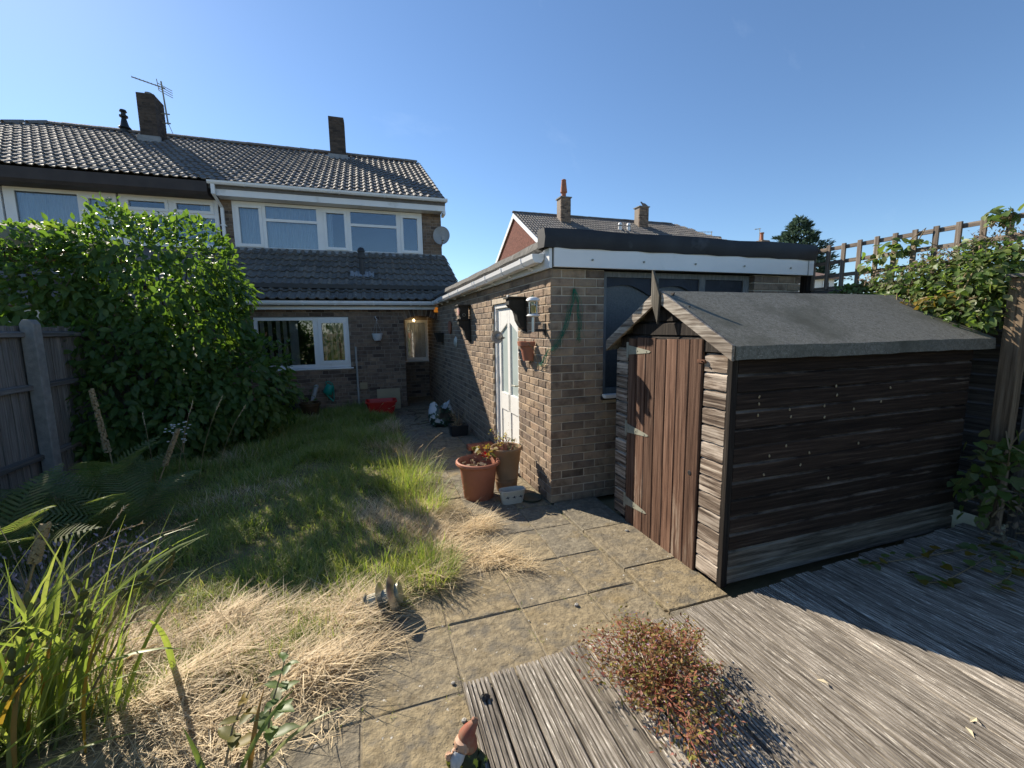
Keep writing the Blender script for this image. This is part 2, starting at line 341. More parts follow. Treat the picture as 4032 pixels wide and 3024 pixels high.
STONE = mat('pebble', [(.25, .24, .22), (.42, .4, .36)], scale=10, rough=.85)
CLAYPOT = mat('chimney_pot', [(.3, .12, .07), (.38, .16, .1)], scale=6, rough=.8)
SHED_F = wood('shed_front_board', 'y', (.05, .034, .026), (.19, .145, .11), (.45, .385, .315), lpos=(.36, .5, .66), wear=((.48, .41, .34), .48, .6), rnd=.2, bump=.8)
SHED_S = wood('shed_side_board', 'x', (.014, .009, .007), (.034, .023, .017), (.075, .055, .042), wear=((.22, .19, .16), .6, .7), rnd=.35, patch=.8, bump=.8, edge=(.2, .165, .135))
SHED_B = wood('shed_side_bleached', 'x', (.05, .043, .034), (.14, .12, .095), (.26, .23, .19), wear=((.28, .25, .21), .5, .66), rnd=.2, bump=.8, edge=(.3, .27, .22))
SHED_D = wood('shed_door_board', 'z', (.035, .017, .011), (.12, .066, .044), (.2, .122, .085), lpos=(.36, .5, .68), wear=((.33, .27, .21), .56, .68), rnd=.28, fine=45, bump=.8, patch=.9)
SHED_T = wood('shed_trim_dark', 'z', (.012, .01, .009), (.03, .024, .02), (.07, .06, .05), rnd=.2)
BARGE = wood('bargeboard', 'y', (.09, .07, .055), (.26, .22, .18), (.46, .41, .35), wear=((.5, .46, .4), .5, .62), rnd=.12)
DECKW = wood('deck_board', 'y', (.075, .062, .05), (.24, .21, .172), (.45, .4, .335), lpos=(.36, .48, .62), al=.04, wear=((.74, .68, .58), .565, .6), rnd=.24, fine=110, patch=15, wx=11, bump=.9)
FENCEW = wood('fence_board', 'z', (.1, .09, .08), (.19, .175, .16), (.3, .275, .25), rnd=.2)
FENCEX = wood('fence_lap_board', 'y', (.07, .065, .06), (.15, .14, .13), (.25, .235, .22), rnd=.2)
TRELL = wood('trellis_wood', 'z', (.07, .055, .045), (.2, .165, .135), (.36, .31, .26), wear=((.38, .34, .29), .55, .68), rnd=.15)
TRELLY = wood('trellis_rail_wood', 'y', (.07, .055, .045), (.2, .165, .135), (.36, .31, .26), wear=((.38, .34, .29), .55, .68), rnd=.15)
POSTW = wood('post_wood', 'z', (.08, .055, .035), (.2, .145, .095), (.31, .24, .165), rnd=.12)
FINW = wood('finial_wood', 'z', (.03, .026, .02), (.09, .08, .065), (.18, .165, .14), rnd=.1)

# ================================================================== SETTING
def struct(name, mb, m, **k): return tag(obj(name, mb, m, None, **k), kind='structure')
g = MB(); n = 48
g.add([(0, 20, -.06)] + [(260 * math.cos(2 * math.pi * k / n), 20 + 260 * math.sin(2 * math.pi * k / n), -.06) for k in range(n)], [(0, 1 + k, 1 + (k + 1) % n) for k in range(n)])
struct('ground', g, mat('dry_ground', [(.15, .14, .07), (.24, .21, .11), (.3, .25, .15)], scale=1.4, rough=.98, bump=.5, bscale=30))
# patio bed + riven slabs
def lawn_edge(y):      # right hand edge of the lawn
    return float(np.interp(y, [1.9, 2.3, 2.6, 3.0, 3.5, 4.8, 6.5, 8.2, 9], [-.3, .0, .33, .42, .42, .42, .36, .29, .25]))
def lawn_front(x): return float(np.interp(x, [-3.1, -2.2, -1.2, -.6, -.1, .25, .5], [1.75, 1.85, 2.0, 2.12, 2.26, 2.5, 3.0]))
bed = MB().box((-3.05, .2, -.055), (1.95, 10.34, -.0075))
patio = struct('patio', bed, JOINT)
XJ = [-2.72, -2.29, -1.855, -1.42, -.985, -.55, -.118, .317, .743, 1.17, 1.497]
YJ = [.385, .82, 1.255, 1.69, 2.143, 2.575, 3.02, 3.44, 3.87, 4.3, 4.735, 5.17, 5.6, 6.04, 6.47, 6.9, 7.34, 7.77, 8.2, 8.64, 9.07, 9.5, 9.93, 10.33]
def slab_t(key, w, d, t=.035, seed=0):
    r = random.Random(seed); c = .005; g = .0042
    def ring(i, z, j): return [(sx * (w / 2 - g - i) + r.uniform(-j, j), sy * (d / 2 - g - i) + r.uniform(-j, j), z) for sx, sy in ((-1, -1), (0, -1), (1, -1), (1, 0), (1, 1), (0, 1), (-1, 1), (-1, 0))]
    V = ring(0, -t, 0) + ring(0, -c, .003) + ring(c, 0, .003); F = [tuple(range(16, 24))]
    for a in (0, 8):
        F += [(a + k, a + (k + 1) % 8, a + 8 + (k + 1) % 8, a + 8 + k) for k in range(8)]
    TEMPL[key] = (V, F)
its = []
for i in range(len(XJ) - 1):
    for j in range(len(YJ) - 1):
        x0, x1, y0, y1 = XJ[i], XJ[i + 1], YJ[j], YJ[j + 1]; xm, ym = (x0 + x1) / 2, (y0 + y1) / 2
        if x1 < lawn_edge(ym) - .05 and y0 > lawn_front(xm) + .1: continue
        if ym > 8.9 and x0 < .6: continue
        if x1 > 1.2 and ym > 3.44: x1 = min(x1, 1.478 - .0267 * (y1 - 3.437)); xm = (x0 + x1) / 2
        if x1 - x0 < .06: continue
        key = ('slab', round(x1 - x0, 3), round(y1 - y0, 3), (i * 7 + j * 3) % 3); slab_t(key, x1 - x0, y1 - y0, seed=hash(key[3]) + 5)
        its.append((key, xf((xm, ym, rng.uniform(-.004, .003)), rotm(rng.uniform(-.006, .006), rng.uniform(-.006, .006), 0))))
for y0, y1 in ((.96, 1.39), (1.39, 1.82), (1.82, 2.27), (2.27, 2.845), (2.845, 3.42)):      # raised strip in front of the shed
    key = ('strip', round(y1 - y0, 3)); slab_t(key, .43, y1 - y0, t=.055, seed=int(y0 * 10))
    its.append((key, xf((1.72, (y0 + y1) / 2, .02 + rng.uniform(-.003, .003)), rotm(0, rng.uniform(-.006, .004), 0))))
pieces('paving_slab', its, SLAB, patio, 300)

# lawn ground
nx, ny = 50, 90; V = []; Fq = []
def lawn_z(x, y): return .012 + .03 * (math.sin(x * 2.3 + y) * math.sin(y * 1.7 - x) * .5 + .5) + .02 * math.sin(5 * x + 2) * math.sin(4.3 * y)
for j in range(ny + 1):
    y = 1.75 + (9.03 - 1.75) * j / ny
    for i in range(nx + 1):
        x1 = lawn_edge(y) if y > 2.0 else -.3; x0 = -3.08
        x = x0 + (x1 - x0) * i / nx
        yy = max(y, lawn_front(x)) if x > -3.1 else y
        e = min(1, (nx - i) / 5, max(0, (yy - lawn_front(x)) * 6)); V.append((x, yy, -.015 + (lawn_z(x, yy) + .02) * e))
for j in range(ny):
    for i in range(nx):
        a = j * (nx + 1) + i; Fq.append((a, a + 1, a + nx + 2, a + nx + 1))
lawn = struct('lawn', MB().add(V, Fq), THATCH, smooth=True)

# deck of ribbed boards
DZ = .085
DKF = 1.67
deck = struct('deck', MB().box((.32, -.6, -.02), (4.2, DKF - .05, DZ - .033)), SOIL)
nb = 32; bw = (4.22 - .295) / nb
for v in range(5):
    P = []; w = bw - .012
    for k in range(6):
        a = -w / 2 + w * k / 6; q = w / 6; P += [(a + q * .04, 0), (a + q * .66, 0), (a + q * .72, -.013), (a + q * .98, -.013)]
    P = P[:-2]; P = [(-w / 2, -.006)] + P + [(w / 2, -.006), (w / 2, -.03), (-w / 2, -.03)]
    L0 = DKF + .5; V = [(x, 0, z) for x, z in P] + [(x, -L0, z) for x, z in P]; n = len(P)
    TEMPL['deck', v] = (V, [tuple(range(n))] + [(k, n + k, n + (k + 1) % n, (k + 1) % n) for k in range(n)])
its = [(('deck', i % 5), xf((.295 + bw * (i + .5), DKF - .015 + .05 * bw * i + rng.uniform(-.012, .022), DZ + rng.uniform(-.002, .002)), rotm(0, rng.uniform(-.01, .01), rng.uniform(-.002, .002)))) for i in range(nb)]
pieces('deck_board', its, DECKW, deck, 300)

# ================================================================== brickwork helpers
def brick_t(L, h=.065, d=.1, c=.004):
    key = ('brick', L, h)
    if key not in TEMPL:
        a, b = L / 2, h / 2
        V = [(-a + c, 0, -b + c), (a - c, 0, -b + c), (a - c, 0, b - c), (-a + c, 0, b - c), (-a, c, -b), (a, c, -b), (a, c, b), (-a, c, b), (-a, d, -b), (a, d, -b), (a, d, b), (-a, d, b)]
        F = [(0, 1, 2, 3)]
        for o in (0, 4): F += [(o + k + 4, o + (k + 1) % 4 + 4, o + (k + 1) % 4, o + k) for k in range(4)]
        TEMPL[key] = (V, F)
    return key
def brick_wall(org, inward, length, h0, h1, openings=(), bond='stretch', gaps=((0, 0), (0, 0)), top=None):
    """returns brick items and the mortar core; inward = unit vector into the wall; u runs along inward x up"""
    inw = np.array(inward, float); inw /= np.linalg.norm(inw); u = np.cross(inw, (0, 0, 1.)); Rm = np.stack([u, inw, (0, 0, 1.)], 1); org = np.array(org, float)
    its = []; nc = int(round((h1 - h0) / .075))
    for k in range(nc):
        z = h0 + k * .075 + .0375; s0, s1 = gaps[k % 2][0], length - gaps[k % 2][1]
        a = s0; seq = []
        if bond == 'stretch': first = .215 if (k % 2 or gaps[0][0] != gaps[1][0]) else .1025; lens = lambda i: .215
        else:
            first = .215 if (k % 2) else .16; lens = (lambda i: .215) if k % 2 else (lambda i: .1025 if i % 2 else .215)
        i = 0
        while a < s1 - .02:
            L = first if i == 0 else lens(i)
            if bond == 'mix' and rng.random() < .12: L = .1025
            b = min(a + L, s1); seq.append((a, b)); a = b + .01; i += 1
        for a, b in seq:
            segs = [(a, b)]
            for (o0, o1, q0, q1) in openings:
                if q0 - .03 < z < q1 + .03:
                    ns = []
                    for (p, q) in segs:
                        if q <= o0 or p >= o1: ns.append((p, q))
                        else:
                            if p < o0: ns.append((p, o0))
                            if q > o1: ns.append((o1, q))
                    segs = ns
            for p, q in segs:
                if q - p < .03 or (top and z > top(org + u * (p + q) / 2) - .03): continue
                j = rng.normal(0, .0012)
                its.append((brick_t(round(q - p, 3)), xf(org + u * (p + q) / 2 + np.array((0, 0, z)) + inw * j, Rm)))
    core = MB(); us = sorted({.015, length - .015} | {o for q in openings for o in q[:2]}); zs = sorted({h0, h1} | {min(max(o, h0), h1) for q in openings for o in q[2:]})
    for a, b in zip(us, us[1:]):
        for c, d in zip(zs, zs[1:]):
            if b - a < .001 or d - c < .001 or any(o[0] <= (a + b) / 2 <= o[1] and o[2] <= (c + d) / 2 <= o[3] for o in openings): continue
            P = [org + u * a + inw * .008, org + u * b + inw * .008, org + u * b + inw * .11, org + u * a + inw * .11]
            core.add([tuple(p[:2]) + (c,) for p in P] + [tuple(p[:2]) + (d,) for p in P], [(0, 3, 2, 1), (4, 5, 6, 7), (0, 1, 5, 4), (1, 2, 6, 5), (2, 3, 7, 6), (3, 0, 4, 7)])
    return its, core
def window(root, x0, x1, z0, z1, Y, lights, m=WHITE, fd=.07, sill=True, gm=GLASSW, label=None):
    """frame in the plane y = Y (outer face); lights = (xa, xb, za, zb, 'fix' | 'case') glazed areas"""
    f = MB(); xs = sorted({x0, x1} | {v for l in lights for v in l[:2]}); zs = sorted({z0, z1} | {v for l in lights for v in l[2:4]})
    inside = lambda x, z: any(l[0] < x < l[1] and l[2] < z < l[3] for l in lights)
    for a, b in zip(xs, xs[1:]):
        run = None
        for c, d in zip(zs, zs[1:]):
            s = not inside((a + b) / 2, (c + d) / 2)
            if s: run = (run[0], d) if run else (c, d)
            if (not s or d == zs[-1]) and run: f.box((a, Y, run[0]), (b, Y + fd, run[1])); run = None
    fo = obj('window', f, m, root, label=label)
    for l in lights:
        xa, xb, za, zb = l[:4]
        if l[4] == 'case':
            s = MB(); w = .045; e = .018
            for p, q, r_, t in ((xa - e, xb + e, za - e, za + w), (xa - e, xb + e, zb - w, zb + e), (xa - e, xa + w, za + w, zb - w), (xb - w, xb + e, za + w, zb - w)):
                s.box((p, Y - .022, r_), (q, Y + .03, t))
            obj('casement', s, m, fo, bevel=.004); i = w
        else: i = 0
        obj('pane', MB().box((xa + i, Y + .028, za + i), (xb - i, Y + .036, zb - i)), gm, fo)
    if sill: obj('sill', MB().prism([(Y - .06, z0 - .035), (Y + .03, z0 - .035), (Y + .03, z0 - .001), (Y - .06, z0 - .015)], 'x', x0 - .05, x1 + .05), m, fo)
    return fo
def u_poly(w=.112, h=.072, t=.006):
    o = [(-w / 2, 0), (-w * .46, -h * .55), (-w * .28, -h), (w * .28, -h), (w * .46, -h * .55), (w / 2, 0)]
    i = [(x * (1 - 2 * t / w), z + t * (1 if z < 0 else 0)) for x, z in o]
    return o + i[::-1]
def gutter_x(root, x0, x1, yc, zt, brackets=(), m=WHITE, z1=None):
    gt = MB().prism([(yc + a, zt + b) for a, b in u_poly()], 'x', x0, x1); go = obj('gutter', gt, m, root)
    for x in brackets:
        p = u_poly(.122, .08, .008); obj('gutter_bracket', MB().prism([(yc + a, zt + b + .002) for a, b in p], 'x', x - .018, x + .018), m, go)
    return go
def roll_tile(key, w=.33, L=.39, rolls=2, h=.03, t=.02, lift=.028):
    pr = []
    for k in range(rolls):
        a = k * w / rolls; q = w / rolls
        pr += [(a, .0), (a + q * .45, -.002), (a + q * .55, h * .55), (a + q * .72, h), (a + q * .9, h * .6)]
    pr.append((w, 0)); n = len(pr)
    V = [(x, 0, z + lift) for x, z in pr] + [(x, L, z) for x, z in pr] + [(x, .004, z + lift - t) for x, z in pr]
    F = [(k, k + 1, n + k + 1, n + k) for k in range(n - 1)] + [(2 * n + k, 2 * n + k + 1, k + 1, k) for k in range(n - 1)]
    TEMPL[key] = (V, F)
roll_tile('tileA'); roll_tile('tileB', h=.032, lift=.03)
def roof_tiles(x0, x1, ye, ze, yr, zr, left=None, right=None, w=.33, gauge=.345):
    """courses from the eave (ye, ze) up to (yr, zr); left(s) and right(s) clip a hipped edge"""
    sl = math.hypot(yr - ye, zr - ze); p = math.atan2(zr - ze, yr - ye); Rm = rotm(p, 0, 0); its = []
    rows = max(1, int(round(sl / gauge))); gg = sl / rows
    for r in range(rows):
        s = r * gg; x = x0
        while x < x1 - .1:
            ok = (left is None or x + w / 2 > left(s + .17)) and (right is None or x + w / 2 < right(s + .17))
            if ok:
                loc = (x, ye + s * math.cos(p) - .01 * math.sin(p), ze + s * math.sin(p) + .01)
                its.append((('tileA', 'tileB')[int(rng.random() < .5)], xf(loc, Rm @ rotm(rng.normal(0, .006), rng.normal(0, .006), rng.normal(0, .004)))))
            x += w
    return its
def slope_slab(mb, x0, x1, ye, ze, yr, zr, t=.12, xl=None, xr=None):
    """sloping deck under the tiles"""
    xl = x0 if xl is None else xl; xr = x1 if xr is None else xr
    return mb.add([(x0, ye, ze - .02), (x1, ye, ze - .02), (xr, yr, zr - .02), (xl, yr, zr - .02), (x0, ye, ze - t), (x1, ye, ze - t), (xr, yr, zr - t), (xl, yr, zr - t)],
                  [(0, 1, 2, 3), (7, 6, 5, 4), (0, 4, 5, 1), (1, 5, 6, 2), (2, 6, 7, 3), (3, 7, 4, 0)])
def ridge_items(x0, x1, y, z, L=.42):
    if 'ridge' not in TEMPL:
        V = []; n = 7
        for xx, s in ((0, 1.0), (L, .93)):
            for k in range(n):
                a = math.pi * k / (n - 1); V.append((xx, .13 * math.cos(a) * s, .1 * math.sin(a) * s))
        for xx, s in ((0, 1.0),):
            for k in range(n):
                a = math.pi * k / (n - 1); V.append((xx + .002, .11 * math.cos(a), .08 * math.sin(a)))
        TEMPL['ridge'] = (V, [(k, k + 1, n + k + 1, n + k) for k in range(n - 1)] + [(2 * n + k, 2 * n + k + 1, k + 1, k) for k in range(n - 1)])
    return [('ridge', xf((x0 + i * (L - .02), y, z + rng.normal(0, .003)), rotm(0, rng.normal(0, .006), 0))) for i in range(int((x1 - x0) / (L - .02)))]

# ================================================================== GARAGE
gx = lambda y: 1.49 - .0267 * (y - 3.437)
WN = np.array((1, .0267, 0)) / math.hypot(1, .0267)
garage = thing('garage', 'brown brick flat-roofed garage with white fascia and black felt edge, beside the shed', 'garage', (1.49, 3.437, 0))
b1, c1 = brick_wall((1.49, 3.437, 0), (0, 1, 0), 2.88, 0, 2.1, [(.52, 2.25, .945, 2.2)], gaps=((0, 0), (.1125, 0)))
b2, c2 = brick_wall((gx(10.34), 10.34, 0), WN, 6.903 * 1.00036, 0, 2.1, [(10.34 - 5.15, 10.34 - 4.25, -.1, 1.89)], gaps=((0, .1125), (0, 0)))
obj('wall', c1, MORT, garage); obj('wall', c2, MORT, garage)
pieces('brick', b1 + b2, BRK, garage, 300, 'brick_mass')
obj('wall', MB().box((4.255, 3.56, 0), (4.37, 10.3, 2.1)), MORT, garage)
obj('wall', MB().box((1.4, 10.25, 0), (4.25, 10.34, 2.1)), MORT, garage)
obj('roof', MB().prism([(gx(3.42) - .02, 3.42), (4.46, 3.42), (4.46, 10.32), (gx(10.3) + .0, 10.32)], 'z', 2.112, 2.3), FELTS, garage)
obj('fascia', MB().box((1.502, 3.385, 2.108), (4.48, 3.415, 2.268)), WHITE, garage, bevel=.004)
for x in (1.86, 2.38, 2.95, 3.54, 4.15): obj('fixing', MB().tube([(x, 3.383, 2.175), (x, 3.375, 2.175)], .009, 8), GALV, garage)
obj('fascia_joint', MB().box((4.395, 3.378, 2.106), (4.402, 3.386, 2.27)), GREYP, garage)
# felt upstand: slightly bowed strip
V = []; nS = 24
for k in range(nS + 1):
    x = 1.405 + 3.085 * k / nS; b = .012 * math.sin(k * 1.3) + .006 * math.sin(k * 2.9)
    V += [(x, 3.378 + b * .3, 2.262 + .004 * math.sin(k * 2.1)), (x, 3.352 + b, 2.34), (x, 3.375 + b * .4, 2.418 + .006 * math.sin(k * .7)), (x, 3.52, 2.425 + .004 * math.sin(k)), (x, 3.52, 2.27)]
fe = MB().add(V, [(5 * k + j, 5 * k + 5 + j, 5 * k + 6 + j, 5 * k + 1 + j) for k in range(nS) for j in range(4)] + [(0, 1, 2, 3, 4), tuple(5 * nS + j for j in (4, 3, 2, 1, 0))])
obj('felt_edge', fe, FELTB, garage, smooth=True)
# side felt roll, fascia and gutter
V = []; nS = 20
for k in range(nS + 1):
    y = 3.53 + (8.85 - 3.53) * k / nS; x = gx(y); b = .01 * math.sin(k * 1.7); d = .03 * k / nS
    V += [(x - .03, y, 2.25 - d), (x - .085 + b, y, 2.275 - d), (x - .05 + b, y, 2.345 - d + b), (x + .08, y, 2.40 - d + b), (x + .3, y, 2.42 - d)]
V[0:5] = [(q[0], 3.53, q[2]) for q in V[0:5]]
obj('felt_edge', MB().add(V, [(5 * k + j + 1, 5 * k + 6 + j, 5 * k + 5 + j, 5 * k + j) for k in range(nS) for j in range(4)] + [(0, 1, 2, 3, 4)]), FELTS, garage, smooth=True)
obj('fascia', MB().prism([(gx(3.4) - .03, 3.4), (gx(3.4) - .004, 3.4), (gx(8.9) - .004, 8.9), (gx(8.9) - .03, 8.9)], 'z', 2.1, 2.262), WHITE, garage)
ga = MB(); up = u_poly(); ga_y = (3.5, 8.84); off = .09
def ring(y, poly, dz=0): return [(gx(y) - off + a, y, 2.225 - .075 * (y - 3.5) / 5.34 + b + dz) for a, b in poly]
n = len(up); ga.add(ring(3.5, up) + ring(8.84, up), [tuple(range(n))[::-1], tuple(range(n, 2 * n))] + [(k, (k + 1) % n, n + (k + 1) % n, n + k) for k in range(n)])
gao = obj('gutter', ga, WHITE, garage)
obj('end_cap', MB().add(ring(3.492, up[:6]) + ring(3.5, up[:6]), [tuple(range(6)), tuple(range(6, 12))[::-1]] + [(k, k + 6, (k + 1) % 6 + 6, (k + 1) % 6) for k in range(6)]), WHITE, gao)
for y in (3.78, 4.35, 4.95, 5.45, 5.55, 6.4, 7.05, 7.65, 8.2, 8.65):
    p = u_poly(.124, .082, .009); q = MB().add(ring(y - .018, p, .003) + ring(y + .018, p, .003), [tuple(range(n))[::-1], tuple(range(n, 2 * n))] + [(k, (k + 1) % n, n + (k + 1) % n, n + k) for k in range(n)])
    q.box((gx(y) - .06, y - .02, 2.125 - .0142 * (y - 3.5)), (gx(y) - .028, y + .02, 2.145 - .0142 * (y - 3.5)))
    obj('gutter_bracket', q, WHITE, gao)
# garage window with old frames
wx = [(2.07, 2.56), (2.63, 3.11), (3.18, 3.66)]
gw = window(garage, 2.012, 3.738, .97, 2.098, 3.50, [(a, b, 1.03, 2.05, 'fix') for a, b in wx], GFRAME, .08, False, GLASSF)
obj('sill', MB().box((1.985, 3.40, .935), (3.77, 3.55, .968)), BLACKM, gw); obj('sill_block', MB().box((1.99, 3.36, .955), (2.14, 3.42, .99)), WPAINT, gw, bevel=.004)
for i, (a, b) in enumerate(wx):      # sagging dark sheet in front of the glass, with a curved lower edge
    V = []; nS = 14
    for k in range(nS + 1):
        t = k / nS; x = a + .0 + (b - a) * t; low = (1.93 + .05 * math.sin(t * 2.6 + .5) - .12 * max(0, t - .55)) if i < 2 else 1.04
        V += [(x, 3.513 + .006 * math.sin(9 * t), 2.05), (x, 3.509 + .006 * math.sin(7 * t + i), low)]
    obj('dark_sheet', MB().add(V, [(2 * k, 2 * k + 1, 2 * k + 3, 2 * k + 2) for k in range(nS)]), SHEET, gw, smooth=True)
obj('back_board', MB().box((2.02, 3.62, .95), (3.73, 3.63, 2.1)), ROOMD, garage)
# garage door in the side wall (plane slightly rotated)
def wp(y, d, z): return (gx(y) + d, y, z)       # d metres into the wall
def wbox(mb, y0, y1, d0, d1, z0, z1):
    mb.add([wp(y0, d0, z0), wp(y0, d1, z0), wp(y1, d1, z0), wp(y1, d0, z0), wp(y0, d0, z1), wp(y0, d1, z1), wp(y1, d1, z1), wp(y1, d0, z1)], [(0, 3, 2, 1), (4, 5, 6, 7), (0, 1, 5, 4), (1, 2, 6, 5), (2, 3, 7, 6), (3, 0, 4, 7)])
    return mb
dr = MB(); D = .055
fr = MB(); wbox(fr, 4.255, 4.31, .03, .11, .0, 1.885); wbox(fr, 5.09, 5.148, .03, .11, .0, 1.885); wbox(fr, 4.31, 5.09, .03, .11, 1.835, 1.885)
door = obj('door', fr, WPAINT, garage, bevel=.004)
lf = MB(); y0, y1 = 4.313, 5.087; ym = (y0 + y1) / 2
for a, b, c, d in ((y0, y0 + .1, .03, 1.83), (y1 - .1, y1, .03, 1.83), (ym - .04, ym + .04, .03, 1.60), (y0 + .1, y1 - .1, .03, .2), (y0 + .1, y1 - .1, .62, .83)): wbox(lf, a, b, D, D + .04, c, d)
for s in (-1, 1):      # top rail with sloping underside
    ya, yb = (y0 + .1, ym - .04) if s < 0 else (ym + .04, y1 - .1)
    za, zb = (1.55, 1.66) if s < 0 else (1.66, 1.55)
    lf.add([wp(ya, D, za), wp(yb, D, zb), wp(yb, D, 1.83), wp(ya, D, 1.83), wp(ya, D + .04, za), wp(yb, D + .04, zb), wp(yb, D + .04, 1.83), wp(ya, D + .04, 1.83)], [(3, 2, 1, 0), (4, 5, 6, 7), (0, 1, 5, 4), (1, 2, 6, 5), (2, 3, 7, 6), (3, 0, 4, 7)])
wbox(lf, ym - .04, ym + .04, D, D + .04, 1.60, 1.83)
leaf_o = obj('door_leaf', lf, WPAINT, door, bevel=.004)
for ya, yb in ((y0 + .1, ym - .04), (ym + .04, y1 - .1)):
    obj('door_panel', wbox(MB(), ya + .012, yb - .012, D + .012, D + .03, .2, .62), WPAINT, door, bevel=.003)
    obj('door_glass', wbox(MB(), ya, yb, D + .018, D + .024, .83, 1.67), mat('frosted_door_glass', [(.4, .47, .45), (.5, .57, .55)], scale=3, rough=.3, spec=.5), door)
hd = MB().tube([wp(4.37, D - .005, .97), wp(4.37, D - .045, .97)], .009, 8).tube([wp(4.37, D - .045, .97), wp(4.42, D - .05, .972), wp(4.48, D - .045, .965)], .008, 8)
obj('door_handle', hd, GALV, door, smooth=True)
for z in (.95,): obj('hinge', wbox(MB(), 5.08, 5.1, .026, .034, z, z + .09), WPAINT, door)
obj('threshold', wbox(MB(), 4.255, 5.148, -.03, .1, .0, .028), CONC, door)

# ================================================================== OUR HOUSE
YL, YU = 9.05, 11.35
house = thing('semi_detached_house', 'brown brick house with white gutters, wide upstairs window and tiled lean-to roof', 'house', (-.6, 9.05, 0))
b, c = brick_wall((-3.0, YL, 0), (0, 1, 0), 3.67, 0, 2.1, [(.95, 2.61, .87, 1.87)], 'mix', gaps=((0, 0), (0, .1125)))
allb = b; obj('wall', c, MORTD, house)
b, c = brick_wall((.67, YL, 0), (-1, 0, 0), 1.28, 0, 2.1, [], 'mix', gaps=((.1125, 0), (0, 0))); allb += b; obj('wall', c, MORTD, house)
b, c = brick_wall((.655, 10.34, 0), (0, 1, 0), .66, 0, 2.1, [(.13, .645, .86, 1.82)], 'stretch'); allb += b; obj('wall', c, MORTD, house)
# shallow arch over the passage: voussoirs on edge
xa, xb, zs_, zc = .672, gx(YL) - .012, 1.79, 1.875
rr = ((xb - xa) ** 2 / 4 + (zc - zs_) ** 2) / (2 * (zc - zs_)); cx, cz = (xa + xb) / 2, zc - rr; a0 = math.asin((xb - xa) / 2 / rr)
nv = 9; arch = []
for k in range(nv):
    a = -a0 + 2 * a0 * (k + .5) / nv; Rm = np.stack([(math.cos(a), 0, -math.sin(a)), (0, 1, 0), (math.sin(a), 0, math.cos(a))], 1)
    arch.append((brick_t(.064, .2), xf((cx + (rr + .103) * math.sin(a), YL, cz + (rr + .103) * math.cos(a)), Rm)))
allb += arch
poly = [(cx + (rr + .004) * math.sin(-a0 + 2 * a0 * k / 12), cz + (rr + .004) * math.cos(-a0 + 2 * a0 * k / 12)) for k in range(13)] + [(xb, 2.1), (xa, 2.1)]
obj('arch_core', MB().prism(poly, 'y', YL + .008, YL + .11), MORTD, house)
obj('passage_ceiling', MB().box((.66, YL + .12, 2.0), (1.33, 10.3, 2.06)), WPAINT, house)
# upstairs front wall
b, c = brick_wall((-3.0, YU, 0), (0, 1, 0), 4.875, 3.3, 4.72, [(.225, 4.40, 3.44, 4.8)], 'mix'); allb += b; obj('wall', c, MORTD, house)
# gable side, back, floor
obj('gable_wall', MB().prism([(YU + .12, 0), (20, 0), (20, 4.8), (15.7, 7.0), (YU + .12, 4.75)], 'x', 1.765, 1.875), BRKH, house)
obj('back_wall', MB().box((-3.0, 19.9, 0), (1.76, 20, 4.8)), BRKH, house)
obj('party_wall', MB().prism([(YL + .12, 0), (19.9, 0), (19.9, 4.8), (15.7, 7.0), (YU + .12, 4.7), (YU + .12, 3.3), (YL + .12, 2.1)], 'x', -3.1, -3.0), ROOMD, house)
obj('floor_slab', MB().box((-2.99, YL + .12, 2.42), (1.76, 19.9, 2.5)), ROOMD, house)
obj('room_partition', MB().box((-2.99, 14.2, 0), (1.76, 14.3, 5.1)), ROOMD, house)
obj('lean_to_cheek', MB().prism([(YL + .12, 2.1), (YU + .1, 2.1), (YU + .1, 3.32), (YL + .12, 2.16)], 'x', 1.79, 1.89), BRKH, house)
obj('passage_side', MB().box((1.33, YL + .13, 0), (1.345, 10.3, 2.05)), MORTD, house) if 0 else None
# roofs
ro = obj('roof', slope_slab(slope_slab(MB(), -3.0, 1.94, 11.02, 4.75, 15.7, 7.22), -3.0, 1.94, 20.4, 4.75, 15.7, 7.22), TILE_U, house)
lo = obj('lean_to_roof', slope_slab(MB(), -3.0, 1.93, 8.83, 2.15, 11.34, 3.43, t=.09), TILE_L, house)
lt = roof_tiles(-3.0, 1.95, 8.80, 2.16, 11.32, 3.44); ut = roof_tiles(-3.02, 1.95, 11.0, 4.775, 15.7, 7.235)
pieces('roof_tile', lt, TILE_L, lo, 300, smooth=False)
pieces('roof_tile', ut, TILE_U, ro, 300 - len(lt), 'roof_tile_mass')
pieces('ridge_tile', ridge_items(-2.98, 2.1, 15.7, 7.245), TILE_U, ro, 300)
obj('verge', MB().prism([(10.98, 4.68), (15.7, 7.13), (15.7, 7.2), (10.98, 4.76)], 'x', 1.90, 1.955), MORTD, ro)
obj('verge', MB().prism([(8.78, 2.07), (11.33, 3.36), (11.33, 3.42), (8.78, 2.14)], 'x', 1.90, 1.94), MORTD, lo)
V = []
for k in range(61):      # lead apron dressed over the top course
    x = -3.0 + 4.9 * k / 60; w = .012 * math.sin(k * 2.4)
    V += [(x, YU - .012, 3.50), (x, YU - .02, 3.452), (x, YU - .15, 3.405 + w), (x, YU - .19, 3.375 + w)]
obj('lead_apron', MB().add(V, [(4 * k + j, 4 * k + 1 + j, 4 * k + 5 + j, 4 * k + 4 + j) for k in range(60) for j in range(3)]), LEAD, house, smooth=True)
